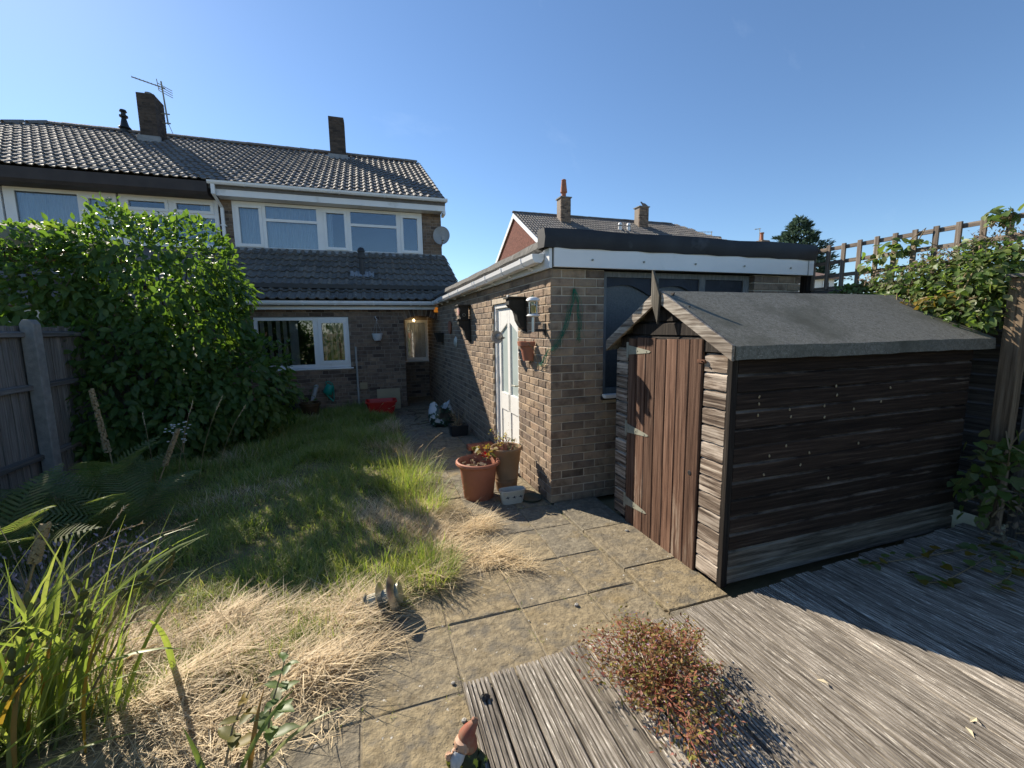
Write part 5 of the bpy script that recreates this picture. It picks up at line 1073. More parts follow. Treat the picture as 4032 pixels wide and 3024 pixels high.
# ================================================================== VEGETATION
def frames_np(D, U):
    D = D / (np.linalg.norm(D, axis=1, keepdims=True) + 1e-9); X = np.cross(D, U); X /= np.linalg.norm(X, axis=1, keepdims=True) + 1e-9
    return np.stack([X, D, np.cross(X, D)], 2)
def leaf_mass(name, tm, P, Rm, S, m, parent, limit=0, rest='foliage', smooth=True):
    """tm = (V, triangles); the nearest `limit` leaves are objects, the rest one mesh"""
    V, F = np.array(tm[0], float), np.array(tm[1]); o = np.argsort(np.linalg.norm(P - CAM, axis=1)); P, Rm, S = P[o], Rm[o], S[o]
    if limit:
        me = mesh_np(name, V, F, smooth); me.materials.append(m); rl = rootloc(parent)
        for p, r_, s in zip(P[:limit], Rm[:limit], S[:limit]):
            ob = bpy.data.objects.new(name, me); col.objects.link(ob); ob.parent = parent; ob.matrix_basis = Matrix(xf(p - rl, r_, s).tolist())
    P, Rm, S = P[limit:], Rm[limit:], S[limit:]
    if len(P):
        A = np.einsum('nij,vj->nvi', Rm, V) * S[:, None, None] + P[:, None]; n = len(P)
        np_obj(rest, A.reshape(-1, 3), (F[None] + (np.arange(n) * len(V))[:, None, None]).reshape(-1, 3), m, parent, smooth, 'stuff')
LEAF = ([(0, 0, 0), (-.2, .22, .03), (0, .25, -.03), (.2, .22, .03), (-.27, .5, .035), (0, .55, -.05), (.27, .5, .035), (-.17, .78, -.01), (0, .8, -.09), (.17, .78, -.01), (0, 1.02, -.17)],
        [(0, 2, 1), (0, 3, 2), (1, 2, 5), (1, 5, 4), (2, 3, 6), (2, 6, 5), (4, 5, 8), (4, 8, 7), (5, 6, 9), (5, 9, 8), (7, 8, 10), (8, 9, 10)])
LEAFS = ([(0, 0, 0), (-.22, .4, .04), (0, .45, -.04), (.22, .4, .04), (0, 1, -.1)], [(0, 2, 1), (0, 3, 2), (1, 2, 4), (2, 3, 4)])
HEART = ([(0, 0, 0), (-.32, -.06, .03), (.32, -.06, .03), (-.42, .3, .05), (0, .35, -.04), (.42, .3, .05), (-.25, .7, .02), (.25, .7, .02), (0, 1, -.08)], [(0, 4, 3), (0, 3, 1), (0, 5, 4), (0, 2, 5), (3, 4, 6), (4, 5, 7), (6, 4, 8), (4, 7, 8)])
def rnd_dirs(n): v = rng.normal(size=(n, 3)); return v / np.linalg.norm(v, axis=1, keepdims=True)
def blob_points(ells, n, depth=.35, lump=.1, camside=.0):
    vol = np.array([e[1][0] * e[1][1] + e[1][1] * e[1][2] + e[1][0] * e[1][2] for e in ells]); pick = rng.choice(len(ells), n * 3, p=vol / vol.sum())
    C = np.array([e[0] for e in ells], float); Rr = np.array([e[1] for e in ells], float); d = rnd_dirs(n * 3)
    lum = 1 + lump * (np.sin(d[:, 0] * 7 + pick) * np.sin(d[:, 1] * 6 + 2 * pick) + .6 * np.sin(d[:, 2] * 11 + d[:, 0] * 9))
    f = (1 - depth * rng.random(n * 3) ** 2.2) * lum; P = C[pick] + d * Rr[pick] * f[:, None]; N = d / Rr[pick]; N /= np.linalg.norm(N, axis=1, keepdims=True)
    keep = np.ones(n * 3, bool)
    for i in range(len(ells)):
        q = (((P - C[i]) / Rr[i]) ** 2).sum(1); keep &= ~((q < .55) & (pick != i))
    keep &= P[:, 2] > .03
    if camside:
        to = CAM - P; to /= np.linalg.norm(to, axis=1, keepdims=True); keep &= ((N * to).sum(1) > -.25) | (rng.random(n * 3) > camside)
    return P[keep][:n], N[keep][:n]
# the big shrub
shrub = thing('large_shrub', 'large dark green leafy shrub against the left fence', 'shrub', (-2.75, 7.0, 0))
EL = [((-2.75, 7.0, 2.17), (1.12, .85, 1.0)), ((-3.75, 6.95, 1.84), (1.0, .85, 1.08)), ((-2.25, 7.0, 1.5), (.68, .7, .98)), ((-1.9, 6.95, .78), (.78, .75, .8)), ((-2.9, 6.95, 1.12), (1.25, .95, 1.2)), ((-3.0, 6.3, .6), (.55, .45, .62)), ((-2.35, 6.4, .5), (.55, .45, .5))]
P, N = blob_points(EL, 14500, .4, .1, .7); n = len(P)
D = N * .55 + np.array((0, 0, -.55)) + rng.normal(0, .38, (n, 3)); top = (N[:, 2] > .45); D[top] += np.array((0, 0, .55))
S = rng.uniform(.07, .145, n) * np.where(N[:, 2] > .5, .8, 1)
leaf_mass('leaf', LEAF, P, frames_np(D, N + np.array((0, 0, .5)) + rng.normal(0, .25, (n, 3))), S, LEAFB, shrub, 300)
st = MB()
for k in range(16):
    b_ = np.array((-2.75 + rng.normal(0, .22), 7.0 + rng.normal(0, .15), 0)); e_ = b_ + np.array((rng.uniform(-1.1, .9), rng.uniform(-.6, .4), rng.uniform(1.6, 2.7))); m1 = (b_ + e_) / 2 + np.array((0, 0, .25)) + rng.normal(0, .1, 3)
    st.tube([b_, (b_ + m1) / 2 + rng.normal(0, .04, 3), m1, e_], [.028, .022, .015, .006], 6)
obj('stems', st, BARK, shrub, kind='stuff')
Ps, Ds = [], []      # young shoots standing out of the crown
tw = MB()
for k in range(70):
    p, nn = P[rng.integers(0, n)], None; i = rng.integers(0, n); p, nn = P[i], N[i]
    if nn[2] < .1 and p[0] < -1.9: continue
    d = nn * .5 + np.array((rng.normal(0, .2), rng.normal(0, .2), .8)); d /= np.linalg.norm(d); L = rng.uniform(.12, .34); tw.tube([p, p + d * L * .6, p + d * L + (0, 0, -.01)], [.004, .003, .0015], 4)
    for q in np.linspace(.2, 1, int(L * 22)):
        Ps.append(p + d * L * q); Ds.append(rng.normal(0, 1, 3) * (.7, .7, .25) + d * .4)
obj('shoots', tw, BARK, shrub, kind='stuff'); Ps, Ds = np.array(Ps), np.array(Ds); k = len(Ps)
leaf_mass('leaf', LEAF, Ps, frames_np(Ds, np.tile((0, 0, 1.), (k, 1)) + rng.normal(0, .3, (k, 3))), rng.uniform(.05, .09, k), LEAFB, shrub, 0, 'shoot_foliage')
# parasol of the neighbour peeping over the shrub
pz = thing('parasol', 'beige parasol top peeping over the big shrub from next door', 'parasol', (-4.3, 7.6, 0))
pr_ = MB().lathe([(.0001, 3.04), (.35, 3.01), (.7, 2.9), (.95, 2.73), (.95, 2.63), (.9, 2.65), (.66, 2.84), (.0001, 2.96)], (-4.15, 7.6, 0), 8)
obj('canopy', pr_, mat('canvas_beige', [(.3, .25, .18), (.38, .32, .24)], scale=4, rough=.9), pz); obj('pole', MB().tube([(-4.15, 7.6, 0), (-4.15, 7.6, 3.0)], .022, 8), GALV, pz)
# hedge at the garden end, seen only mirrored in the windows
hedge = thing('garden_hedge', 'green hedge at the garden end, mirrored in the downstairs window', 'hedge', (-1.5, -5.5, 0))
P, N = blob_points([((x, -5.5 + .3 * math.sin(x), 1.0 + .2 * math.sin(2 * x)), (1.1, .7, 1.25)) for x in np.arange(-6, 4.5, 1.2)], 7000, .3, .1); n = len(P)
leaf_mass('leaf', LEAFS, P, frames_np(N * .5 + rng.normal(0, .5, (n, 3)), N + rng.normal(0, .3, (n, 3))), rng.uniform(.1, .2, n), LEAFB, hedge, 0)
obj('stems', MB().tube([(-5, -5.5, 0), (-5, -5.5, 1)], .05, 6).tube([(-1.5, -5.5, 0), (-1.5, -5.5, 1)], .05, 6).tube([(2.5, -5.5, 0), (2.5, -5.5, 1)], .05, 6), BARK, hedge, kind='stuff')
# conifer
cp = on_y(3140, 1000, 38); ct = on_y(3131, 862, 38)
con = thing('conifer_tree', 'dark conifer rising behind the garage beside the trellis', 'tree', (cp[0], 38, 0)); hz = ct[2]
obj('trunk', MB().tube([(cp[0], 38, -.1), (cp[0], 38, hz * .6), (ct[0], 38, hz - .3)], [.3, .18, .03], 8), BARK, con)
Pc, Dc = [], []
for k in range(9000):
    t = rng.random() ** .8; z = hz * (.35 + .65 * (1 - t)); rad = (.3 + 2.9 * min(1, t * 1.7) ** .9) * (1 + .22 * math.sin(z * 5) + .15 * math.sin(z * 11)); a = rng.random() * 6.283
    lob = 1 + .22 * math.sin(3 * a + z * 1.7); r_ = rad * lob * (.55 + .45 * rng.random() ** .5); Pc.append((cp[0] + r_ * math.cos(a), 38 + r_ * math.sin(a), z + rng.normal(0, .1))); Dc.append((math.cos(a), math.sin(a), .5))
Pc, Dc = np.array(Pc), np.array(Dc); n = len(Pc)
CONI = mat('conifer_needles', [(.8, .8, .8), (1.2, 1.2, 1.2)], scale=1, rough=.7, rcols=[(.045, .08, .06), (.07, .12, .08), (.09, .14, .095)], transl=.3)
leaf_mass('leaf', LEAFS, Pc, frames_np(Dc + rng.normal(0, .4, (n, 3)), np.tile((0, 0, 1.), (n, 1)) + rng.normal(0, .5, (n, 3))), rng.uniform(.3, .62, n), CONI, con, 0, 'crown')

# climbers on the right fence
def climber(name, label, ells, n, size, m, limit, tm=HEART, up=.4, group=None, vines=10):
    t = thing(name, label, 'climber', (ells[0][0][0], ells[0][0][1], max(0, ells[0][0][2] - ells[0][1][2])), group); P, N = blob_points(ells, n, .6, .15); k = len(P)
    leaf_mass('leaf', tm, P, frames_np(N * .4 + np.array((-.3, -.2, -.5)) + rng.normal(0, .5, (k, 3)), N * .8 + np.array((-.3, -.2, up)) + rng.normal(0, .4, (k, 3))), rng.uniform(*size, k), m, t, limit)
    v = MB(); c0 = np.array(ells[0][0])
    for i in range(vines):
        e = ells[rng.integers(0, len(ells))]; a = np.array(e[0]) + rng.normal(0, .35, 3) * e[1]; b_ = np.array(e[0]) + rng.normal(0, .6, 3) * e[1]; v.tube([a, (a + b_) / 2 + rng.normal(0, .04, 3), b_], .005, 5)
    obj('vines', v, STALK, t, kind='stuff'); return t
climber('seeding_creeper', 'tangled brown-green creeper covering the trellis near the garage', [((4.42, 2.85, 1.80), (.16, .38, .18)), ((4.42, 2.45, 1.88), (.18, .42, .22)), ((4.40, 2.05, 1.98), (.18, .35, .24)), ((4.3, 2.5, 1.68), (.2, .6, .16))], 3600, (.022, .055), LEAFC, 120)
climber('seeding_clematis', 'brown seed heads massed over the trellis creeper', [((4.40, 2.62, 1.99), (.12, .28, .1)), ((4.40, 2.2, 2.08), (.12, .3, .13)), ((4.40, 1.95, 2.18), (.12, .2, .12)), ((4.40, 2.95, 1.88), (.08, .14, .08))], 1500, (.015, .04), LEAFBR, 0, LEAFS)
climber('leafy_climber', 'bright green large-leaved climber hanging over the shed roof end', [((4.25, 2.0, 1.78), (.14, .22, .26)), ((4.32, 1.88, 1.96), (.14, .16, .18)), ((4.2, 2.12, 1.6), (.16, .26, .12))], 750, (.035, .08), LEAFC, 150, LEAF, vines=14)
climber('bindweed', 'light green bindweed twining up the middle of the trellis', [((4.5, 2.62, 2.25), (.07, .22, .09)), ((4.5, 2.85, 2.15), (.05, .1, .08)), ((4.5, 1.98, 2.38), (.06, .12, .06))], 130, (.04, .075), LEAFC, 130, HEART, vines=8)
climber('yellowing_spray', 'yellowing leaf spray lying on the back of the shed roof', [((4.18, 2.36, 1.74), (.14, .16, .07)), ((4.2, 2.2, 1.78), (.1, .14, .06))], 110, (.04, .08), LEAFY, 110, LEAF, vines=8)
iv = climber('ivy_on_fence', 'green ivy climbing the fence foot behind the shed end', [((3.98, 1.70, .5), (.14, .12, .3)), ((4.15, 1.55, .65), (.1, .14, .2)), ((4.2, 1.35, .4), (.06, .25, .25))], 190, (.05, .1), LEAFC, 190, HEART, vines=12)
climber('dead_leaves', 'withered brown leaves hanging low on the fence foot', [((4.02, 1.60, .32), (.12, .12, .26)), ((4.08, 1.5, .15), (.2, .16, .1))], 140, (.03, .06), LEAFBR, 0, LEAFS, vines=4)
t = thing('trailing_ivy', 'ivy runners with green and yellow leaves trailing over the shaded deck', 'climber', (3.3, 1.5, DZ)); v = MB()
for pts in (((4.0, 1.58), (3.7, 1.6), (3.45, 1.62), (3.1, 1.66), (2.85, 1.70)), ((3.9, 1.5), (3.6, 1.48), (3.3, 1.44), (3.1, 1.42), (2.98, 1.45)), ((4.0, 1.45), (3.75, 1.38), (3.5, 1.32), (3.3, 1.30))):
    P = np.array([(a, b_, DZ + .012) for a, b_ in pts]); v.tube(P, .003, 5); s = np.linspace(0, 1, 26); Q = np.stack([np.interp(s, np.linspace(0, 1, len(P)), P[:, i]) for i in range(3)], 1) + rng.normal(0, 1, (26, 3)) * (.05, .035, .0) + (0, 0, .02)
    for sel, m in ((slice(0, 16), LEAFC), (slice(16, 26), LEAFY)):
        q = Q[rng.permutation(26)[sel]]; k = len(q); leaf_mass('leaf', HEART, q, frames_np(rng.normal(0, 1, (k, 3)) * (1, 1, .15), np.tile((0, 0, 1.), (k, 1)) + rng.normal(0, .35, (k, 3))), rng.uniform(.035, .075, k), m, t, 99)
obj('runners', v, STALK, t, kind='stuff')

# ---------------------------------------------------------------- blades: lawn, straw, tufts
def blades(name, base, az, L, lean, curl, w, m, parent=None, kind='stuff', seg=3, flat=None):
    """ribbons from base; lean = start angle from vertical, curl adds along the length; all arrays"""
    n = len(base); k = np.arange(seg + 1) / seg; h = np.stack([np.cos(az), np.sin(az), 0 * az], 1); side = np.stack([-np.sin(az), np.cos(az), 0 * az], 1)
    pts = [base]; p = base.copy()
    for s in range(seg):
        th = lean + curl * (s + .5) / seg; p = p + (L / seg)[:, None] * (h * np.sin(th)[:, None] + np.array((0, 0, 1.)) * np.cos(th)[:, None]); pts.append(p)
    V = []
    for s in range(seg + 1):
        ww = (w * (1 - k[s] ** 2 * .97))[:, None] * .5
        V += [pts[s] - side * ww, pts[s] + side * ww]
    V = np.stack(V, 1); m2 = 2 * (seg + 1); F = np.array([(2 * s, 2 * s + 1, 2 * s + 3, 2 * s + 2) for s in range(seg)])
    return np_obj(name, V.reshape(-1, 3), (F[None] + (np.arange(n) * m2)[:, None, None]).reshape(-1, 4), m, parent, True, kind)
def fbm(x, y): return .5 + .25 * np.sin(2.1 * x + 1.3 * np.sin(1.7 * y)) + .25 * np.sin(2.7 * y + 1.9 * np.sin(1.3 * x + .7)) + .12 * np.sin(7 * x + 3 * np.sin(5 * y))
N0 = 230000
y = 1.8 + (9.0 - 1.8) * rng.random(N0) ** 1.45; x = -3.05 + 3.6 * rng.random(N0)
LE = np.interp(y, [1.9, 2.3, 2.6, 3.0, 3.5, 4.8, 6.5, 8.2, 9], [-.3, .0, .33, .42, .42, .42, .36, .29, .25]); LF = np.interp(x, [-3.1, -2.2, -1.2, -.6, -.1, .25, .5], [1.75, 1.85, 2.0, 2.12, 2.26, 2.5, 3.0])
k = (x < LE + rng.normal(0, .02, N0)) & (y > LF + rng.normal(0, .03, N0)); x, y = x[k], y[k]
z = .012 + .03 * (np.sin(x * 2.3 + y) * np.sin(y * 1.7 - x) * .5 + .5) + .02 * np.sin(5 * x + 2) * np.sin(4.3 * y) - .02
dry = fbm(x * 1.6, y * 1.3) + np.where(x > -.1, .12, 0) - np.where(y > 6, .15, 0) - np.where((y > 2.7) & (x < -.2), .2, 0) - np.where((x < 0) & (y < 3), .0, 0) + rng.normal(0, .13, len(x)) > .74
B = np.stack([x, y, z], 1); n = len(B); hgt = rng.uniform(.045, .15, n) * np.where(y > 5.5, 1.5, 1.0) * (.55 + .9 * fbm(x * 3.1 + 5, y * 2.7))
far = np.linalg.norm(B[:, :2], axis=1)
G_ = ~dry
blades('lawn_grass', B[G_], rng.uniform(0, 6.283, G_.sum()), hgt[G_], rng.uniform(.1, 1.15, G_.sum()), rng.uniform(.2, 1.6, G_.sum()), .0034 + .0007 * far[G_], GRASS)
blades('dry_lawn_grass', B[dry] , rng.uniform(0, 6.283, dry.sum()), hgt[dry] * 1.1, rng.uniform(.6, 1.4, dry.sum()), rng.uniform(.0, .6, dry.sum()), .0026 + .0006 * far[dry], DRYG)
for o_, lb, ct_ in (('lawn_grass', 'overgrown green lawn grass left of the path', 'grass'), ('dry_lawn_grass', 'dry straw-coloured grass patches within the lawn', 'grass')): tag(bpy.data.objects[o_], lb, ct_)
from_poly = lambda pp: [tuple(on_z(a, b_)[:2]) for a, b_ in pp]
def in_poly(x, y, poly):
    c = np.zeros(len(x), bool); n = len(poly)
    for i in range(n):
        (x1, y1), (x2, y2) = poly[i], poly[i - 1]; c ^= ((y1 > y) != (y2 > y)) & (x < (x2 - x1) * (y - y1) / (y2 - y1 + 1e-12) + x1)
    return c
def straw(name, poly, n, label, az0, azs, hmax=.05, L=(.08, .26)):
    pl = np.array(poly); lo, hi = pl.min(0) - .03, pl.max(0) + .03; x = rng.uniform(lo[0], hi[0], n * 5); y = rng.uniform(lo[1], hi[1], n * 5)
    k = in_poly(x + rng.normal(0, .05, n * 5), y + rng.normal(0, .05, n * 5), poly) & (rng.random(n * 5) < np.clip((fbm(x * 5.3 + 2, y * 5.9) - .22) * 1.9, .06, 1)); x, y = x[k][:n], y[k][:n]; n = len(x); hh = np.clip((fbm(x * 5.3 + 2, y * 5.9) - .1) * 1.3, .1, 1.3)
    z = .006 + hmax * hh * rng.random(n); o = blades(name, np.stack([x, y, z], 1), np.where(rng.random(n) < .3, rng.uniform(0, 6.283, n), rng.normal(az0, azs, n)), rng.uniform(*L, n), rng.uniform(1.15, 1.66, n), rng.uniform(-.15, .45, n), rng.uniform(.002, .0042, n), DRYG, seg=4)
    return tag(o, label, 'straw')
PA = from_poly([(330, 2640), (560, 2480), (900, 2440), (1180, 2390), (1420, 2330), (1560, 2420), (1500, 2560), (1330, 2640), (1220, 2760), (1000, 2780), (760, 2880), (420, 2960), (250, 2800)])
straw('dry_straw', PA, 6800, 'raked heap of dry straw along the front edge of the lawn', .45, .75, .075, (.08, .3))
PB = from_poly([(1640, 1990), (1780, 2010), (1930, 2060), (1900, 2160), (2080, 2215), (2060, 2250), (1830, 2270), (1720, 2300), (1600, 2350), (1560, 2260), (1680, 2150)])
straw('dry_straw', PB, 3000, 'dry straw spread over the slabs in front of the pots', -.25, .8, .04, (.08, .28))
straw('dry_straw', from_poly([(300, 2900), (1000, 2800), (1400, 2700), (1250, 2900), (900, 3024), (200, 3024)]), 700, 'thin scatter of straw over the front slabs', .4, 1.2, .01, (.06, .2))
straw('dry_straw', [(-1.5, 2.35), (-.3, 2.45), (.15, 2.45), (.2, 2.65), (-.2, 2.6), (-1.3, 2.55)], 700, 'loose straw lying over the green lawn behind the heap', .3, 1.2, .05)
def tuft(c, n, r_, L, m, name, label, lean=(.05, .7), cat='grass', seed=0, kind=None, wid=(.003, .0055)):
    a = rng.uniform(0, 6.283, n); q = r_ * np.sqrt(rng.random(n)); B = np.stack([c[0] + q * np.cos(a), c[1] + q * np.sin(a), np.full(n, c[2])], 1)
    o = blades(name, B, a + rng.normal(0, .6, n), rng.uniform(*L, n), rng.uniform(*lean, n), rng.uniform(.1, .9, n), rng.uniform(*wid, n), m, kind=None, seg=4); return tag(o, label, cat, 'grass tufts')
tuft((.30, 2.62, .0), 420, .16, (.1, .26), GRASS, 'grass_tuft', 'thick green grass tuft beside the straw in front of the pots')
tuft((.36, 3.75, .0), 420, .24, (.14, .36), GRASS, 'grass_tuft', 'tall green tuft at the lawn edge beside the terracotta pot')
tuft((.28, 4.45, .0), 520, .34, (.14, .38), GRASS, 'grass_tuft', 'tall grass clump overhanging the path edge, further back')
tuft((.0, 2.95, .0), 420, .3, (.1, .24), GRASS, 'grass_tuft', 'green grass tuft behind the fallen stake light')
tuft((-.25, 8.6, .0), 240, .3, (.12, .3), GRASS, 'grass_tuft', 'long grass along the foot of the house wall')
# seed stalks
def stalks(name, items, label):
    t = thing(name, label, 'grass', tuple(np.array(items[0][0]) * (1, 1, 0)), 'seeding grass stalks')
    for (b_, d, L, droop) in items:
        b_ = np.array(b_, float); P = [b_]; th = math.radians(8); az = math.atan2(d[1], d[0])
        for s in range(7): P.append(P[-1] + L / 7 * np.array((math.cos(az) * math.sin(th), math.sin(az) * math.sin(th), math.cos(th)))); th += droop / 7
        so_ = obj('stalk', MB().tube(P, [.002] * 7 + [.0012], 5), STALK, t); hd_ = MB()
        for q in np.linspace(0, 1, 22):
            c = P[6] + (P[7] - P[6]) * q * 1.1; hd_.tube([c, c + rng.normal(0, 1, 3) * .006 + (P[7] - P[6]) * .12], [.0028, .0005], 4)
        obj('seed_head', hd_, DRYG, so_)
    return t
def sk_(x, y, dx, dy, L, dr): return ((x, y, .02), (dx, dy), L, dr)
stalks('seed_stalks', [sk_(.35, 4.3, 1, -.3, .45, 1.4), sk_(.38, 4.2, 1, .2, .5, 1.2), sk_(.32, 4.5, .6, -1, .5, .9), sk_(.3, 4.0, 1, -.6, .42, 1.6), sk_(.4, 4.6, 1, .0, .55, 1.0), sk_(.25, 4.4, -.4, -1, .5, .8)], 'arching pale grass stalks leaning over the path edge')
stalks('seed_stalks', [sk_(-1.75, 2.75, 1, .2, .75, 1.4), sk_(-1.7, 2.6, .8, .5, .7, 1.7), sk_(-1.55, 2.7, .3, 1, .68, 1.0), sk_(-1.5, 2.5, 1, 1, .62, 1.6), sk_(-1.85, 2.9, -.4, .4, .7, 1.2), sk_(-1.6, 3.1, 1, .1, .6, 1.8), sk_(-1.45, 3.0, .9, .6, .55, 1.5)], 'tall arching grass stalks with pale seed heads above the iris leaves')
stalks('seed_stalks', [sk_(-1.9, 4.9, .2, .2, .9, .25), sk_(-1.75, 5.0, .6, .2, .95, .35), sk_(-2.1, 5.0, -.2, .3, .8, .3), sk_(-1.6, 5.1, .7, .1, .85, .5)], 'upright thin stalks in front of the big shrub')
stalks('seed_stalks', [sk_(.05, 8.1, .4, -.3, .3, .8), sk_(.2, 8.0, .6, -.2, .28, 1.2), sk_(.35, 8.0, -.2, -.2, .25, 1.3)], 'pale bent stalks in front of the red tub')
# ferns
def frond_t(key, L=.75, pairs=26, seed=1):
    r_ = random.Random(seed); V, F = [], []; pts = []; th = .25; p = np.zeros(3)
    for s in range(pairs + 1):
        pts.append(p.copy()); p = p + L / pairs * np.array((0, math.sin(th), math.cos(th))); th += 1.35 / pairs
    for s in range(2, pairs):
        d = pts[s + 1] - pts[s - 1]; d /= np.linalg.norm(d); q = s / pairs; ln = .15 * L * (math.sin(math.pi * min(1, q * .82 + .18)) ** .9) * 1.5
        for sg in (-1, 1):
            o = len(V); dr = np.array((sg * .9, 0, 0)) + d * .4; dr /= np.linalg.norm(dr); nn = np.cross(d, (1., 0, 0)); w = .017 * L; e = pts[s] + dr * ln - np.array((0, 0, .02 * r_.random()))
            m1 = pts[s] + dr * ln * .5; V += [pts[s] - d * w * .5, pts[s] + d * w * .5, m1 + d * w * .6, m1 - d * w * .6, e]; F += [(o, o + 1, o + 2), (o, o + 2, o + 3), (o + 3, o + 2, o + 4)]
    for a, b_ in zip(pts[:-1], pts[1:]): o = len(V); V += [a + (-.003, 0, 0), a + (.003, 0, 0), b_ + (.002, 0, 0), b_ + (-.002, 0, 0)]; F += [(o, o + 1, o + 2), (o, o + 2, o + 3)]
    TEMPL[key] = (V, F)
for k in range(3): frond_t(('frond', k), .7 + .1 * k, 24 + 3 * k, k)
for fx, fy_, nf, sc2, lab in ((-2.25, 4.45, 15, 1.0, 'feathery fern in front of the big shrub, tallest of the ferns'), (-2.75, 4.1, 14, .95, 'broad fern by the left fence foot'), (-1.9, 4.0, 12, .95, 'low spreading fern at the lawn edge'), (-2.3, 3.45, 12, .95, 'shaded fern behind the iris leaves')):
    t = thing('fern', lab, 'fern', (fx, fy_, 0), 'ferns in the left border')
    pieces('frond', [(('frond', k % 3), xf((fx + rng.normal(0, .03), fy_ + rng.normal(0, .03), .0), rotm(rng.normal(0, .15), rng.normal(0, .15), k * 6.283 / nf + rng.normal(0, .2)), sc2 * rng.uniform(.8, 1.1))) for k in range(nf)], FERN, t, 60)
# dead flower spikes
def spike(b_, e_, L0, label):
    b_, e_ = np.array(b_, float), np.array(e_, float); t = thing('dead_flower_spike', label, 'flower', tuple(b_ * (1, 1, 0)), 'dead flower spikes'); obj('stem', MB().tube([b_, (b_ + e_) / 2 + (.01, 0, .02), e_], [.007, .006, .003], 6), STALK, t); h_ = MB()
    for q in np.linspace(L0, 1, 46):
        c = b_ + (e_ - b_) * q
        for k in range(4): a = rng.random() * 6.283; d = np.array((math.cos(a), math.sin(a), .3)) * .028 * (1.15 - q * .5); h_.tube([c, c + d], [.006, .009], 5)
    obj('seed_capsules', h_, STALK, t, kind='stuff')
spike((-2.2, 4.6, 0), (-2.32, 4.62, 1.12), .5, 'tall dead brown flower spike in front of the big shrub'); spike((-2.0, 4.55, 0), (-1.72, 4.6, .72), .55, 'shorter leaning dead flower spike right of the tall one'); spike((-1.62, 2.3, .1), (-1.45, 2.42, .74), .75, 'green-brown seed spike at the left edge above the iris')
# white flower sprays
wf = thing('white_flower_spray', 'small spray of white flowers in front of the dark shrub', 'flower', (-1.9, 5.2, 0)); st = MB(); fl_ = MB()
for k in range(26):
    c = np.array((-1.97 + rng.normal(0, .05) + .05 * (k % 3 == 0), 5.2 + rng.normal(0, .04), .6 + rng.normal(0, .06) - .12 * (k % 4 == 0)))
    fl_.lathe([(.0001, 0), (.011, .004), (.012, .01), (.0001, .012)], c, 6)
    if k % 5 == 0: st.tube([(-1.9, 5.25, 0), (-1.93, 5.22, .35), c], .002, 4)
obj('flowers', fl_, mat('petal_white', [(.6, .6, .58), (.7, .7, .68)], scale=5), wf, kind='stuff'); obj('stems', st, STALK, wf, kind='stuff')
# lavender-like grey mound
lv = thing('lavender', 'grey mound of fading purple lavender behind the iris leaves', 'shrub', (-1.75, 2.95, 0)); n = 700
a = rng.uniform(0, 6.283, n); q = .36 * np.sqrt(rng.random(n)); B = np.stack([-1.75 + q * np.cos(a), 2.95 + q * np.sin(a) * .8, np.full(n, .02)], 1)
blades('stems', B, a, rng.uniform(.15, .36, n), rng.uniform(.1, .8, n), rng.uniform(0, .4, n), np.full(n, .004), mat('lavender_stem', [(.12, .13, .1), (.2, .2, .17)], scale=4), lv)
Pl = B + np.stack([np.cos(a) * .12, np.sin(a) * .12, rng.uniform(.12, .33, n)], 1); leaf_mass('flower', LEAFS, Pl, frames_np(rng.normal(0, .4, (n, 3)) + (0, 0, 1), rnd_dirs(n)), rng.uniform(.02, .045, n), mat('lavender_bloom', [(.13, .12, .16), (.33, .31, .38)], scale=9, rcols=[(1, 1, 1), (.7, .7, .75), (1.2, 1.2, 1.2)]), lv, 0, 'flower_heads')
# iris / sword leaves bottom left
iris = thing('iris_clump', 'tall sword-leaved clump with dark seed pods at the bottom left', 'plant', (-1.35, 2.0, 0))
def sword(b_, az, L, lean, curl, w, m, tip=None):
    seg = 9; p = np.array(b_, float); h = np.array((math.cos(az), math.sin(az), 0)); sd = np.array((-math.sin(az), math.cos(az), 0)); tw_ = rng.uniform(-.6, .6); V = []
    for s in range(seg + 1):
        q = s / seg; th = lean + curl * q ** 1.6; dd = h * math.sin(th) + np.array((0, 0, 1.)) * math.cos(th); nn = np.cross(sd, dd); a = tw_ * q; s2 = sd * math.cos(a) + nn * math.sin(a); ww = w * (1 - q ** 3 * .97) * (.55 + .45 * min(1, q * 4)) / 2
        V += [p - s2 * ww + nn * ww * .25, p, p + s2 * ww + nn * ww * .25]; p = p + dd * L / seg
    return MB().add(V, [(3 * s + j, 3 * s + 1 + j, 3 * s + 4 + j, 3 * s + 3 + j) for s in range(seg) for j in (0, 1)])
for k in range(120):
    bx_, by_ = -1.42 + rng.normal(0, .17), 2.02 + rng.normal(0, .14); az = rng.normal(.25, .9) if k % 4 else rng.uniform(0, 6.28); old = rng.random() < .13
    obj('leaf', sword((bx_, by_, 0), az, rng.uniform(.45, .9) * (.7 if old else 1), rng.uniform(.02, .38), rng.uniform(.1, 1.7) + (.5 if old else 0), rng.uniform(.012, .028), IRISY if old else IRIS), IRISY if old else IRIS, iris, smooth=True)
for b_, az, L, le, cu in (((-1.32, 2.0, 0), .1, 1.02, .3, 1.2), ((-1.36, 2.08, 0), .2, .98, .35, 1.1), ((-1.3, 2.02, 0), .0, .95, .32, 2.0), ((-1.4, 2.1, 0), .35, 1.0, .22, 1.5), ((-1.35, 1.9, 0), -.1, .8, .5, 1.6), ((-1.35, 1.78, 0), .0, .7, .7, 1.1), ((-1.38, 1.7, 0), -.05, .6, .9, .9), ((-1.42, 1.72, .05), .15, .75, .8, 1.0)):
    obj('leaf', sword(b_, az, L, le, cu, .038, IRIS), IRIS, iris, smooth=True)
PODM = mat('seed_pod', [(.05, .06, .02), (.1, .1, .035)], scale=20, rough=.6)
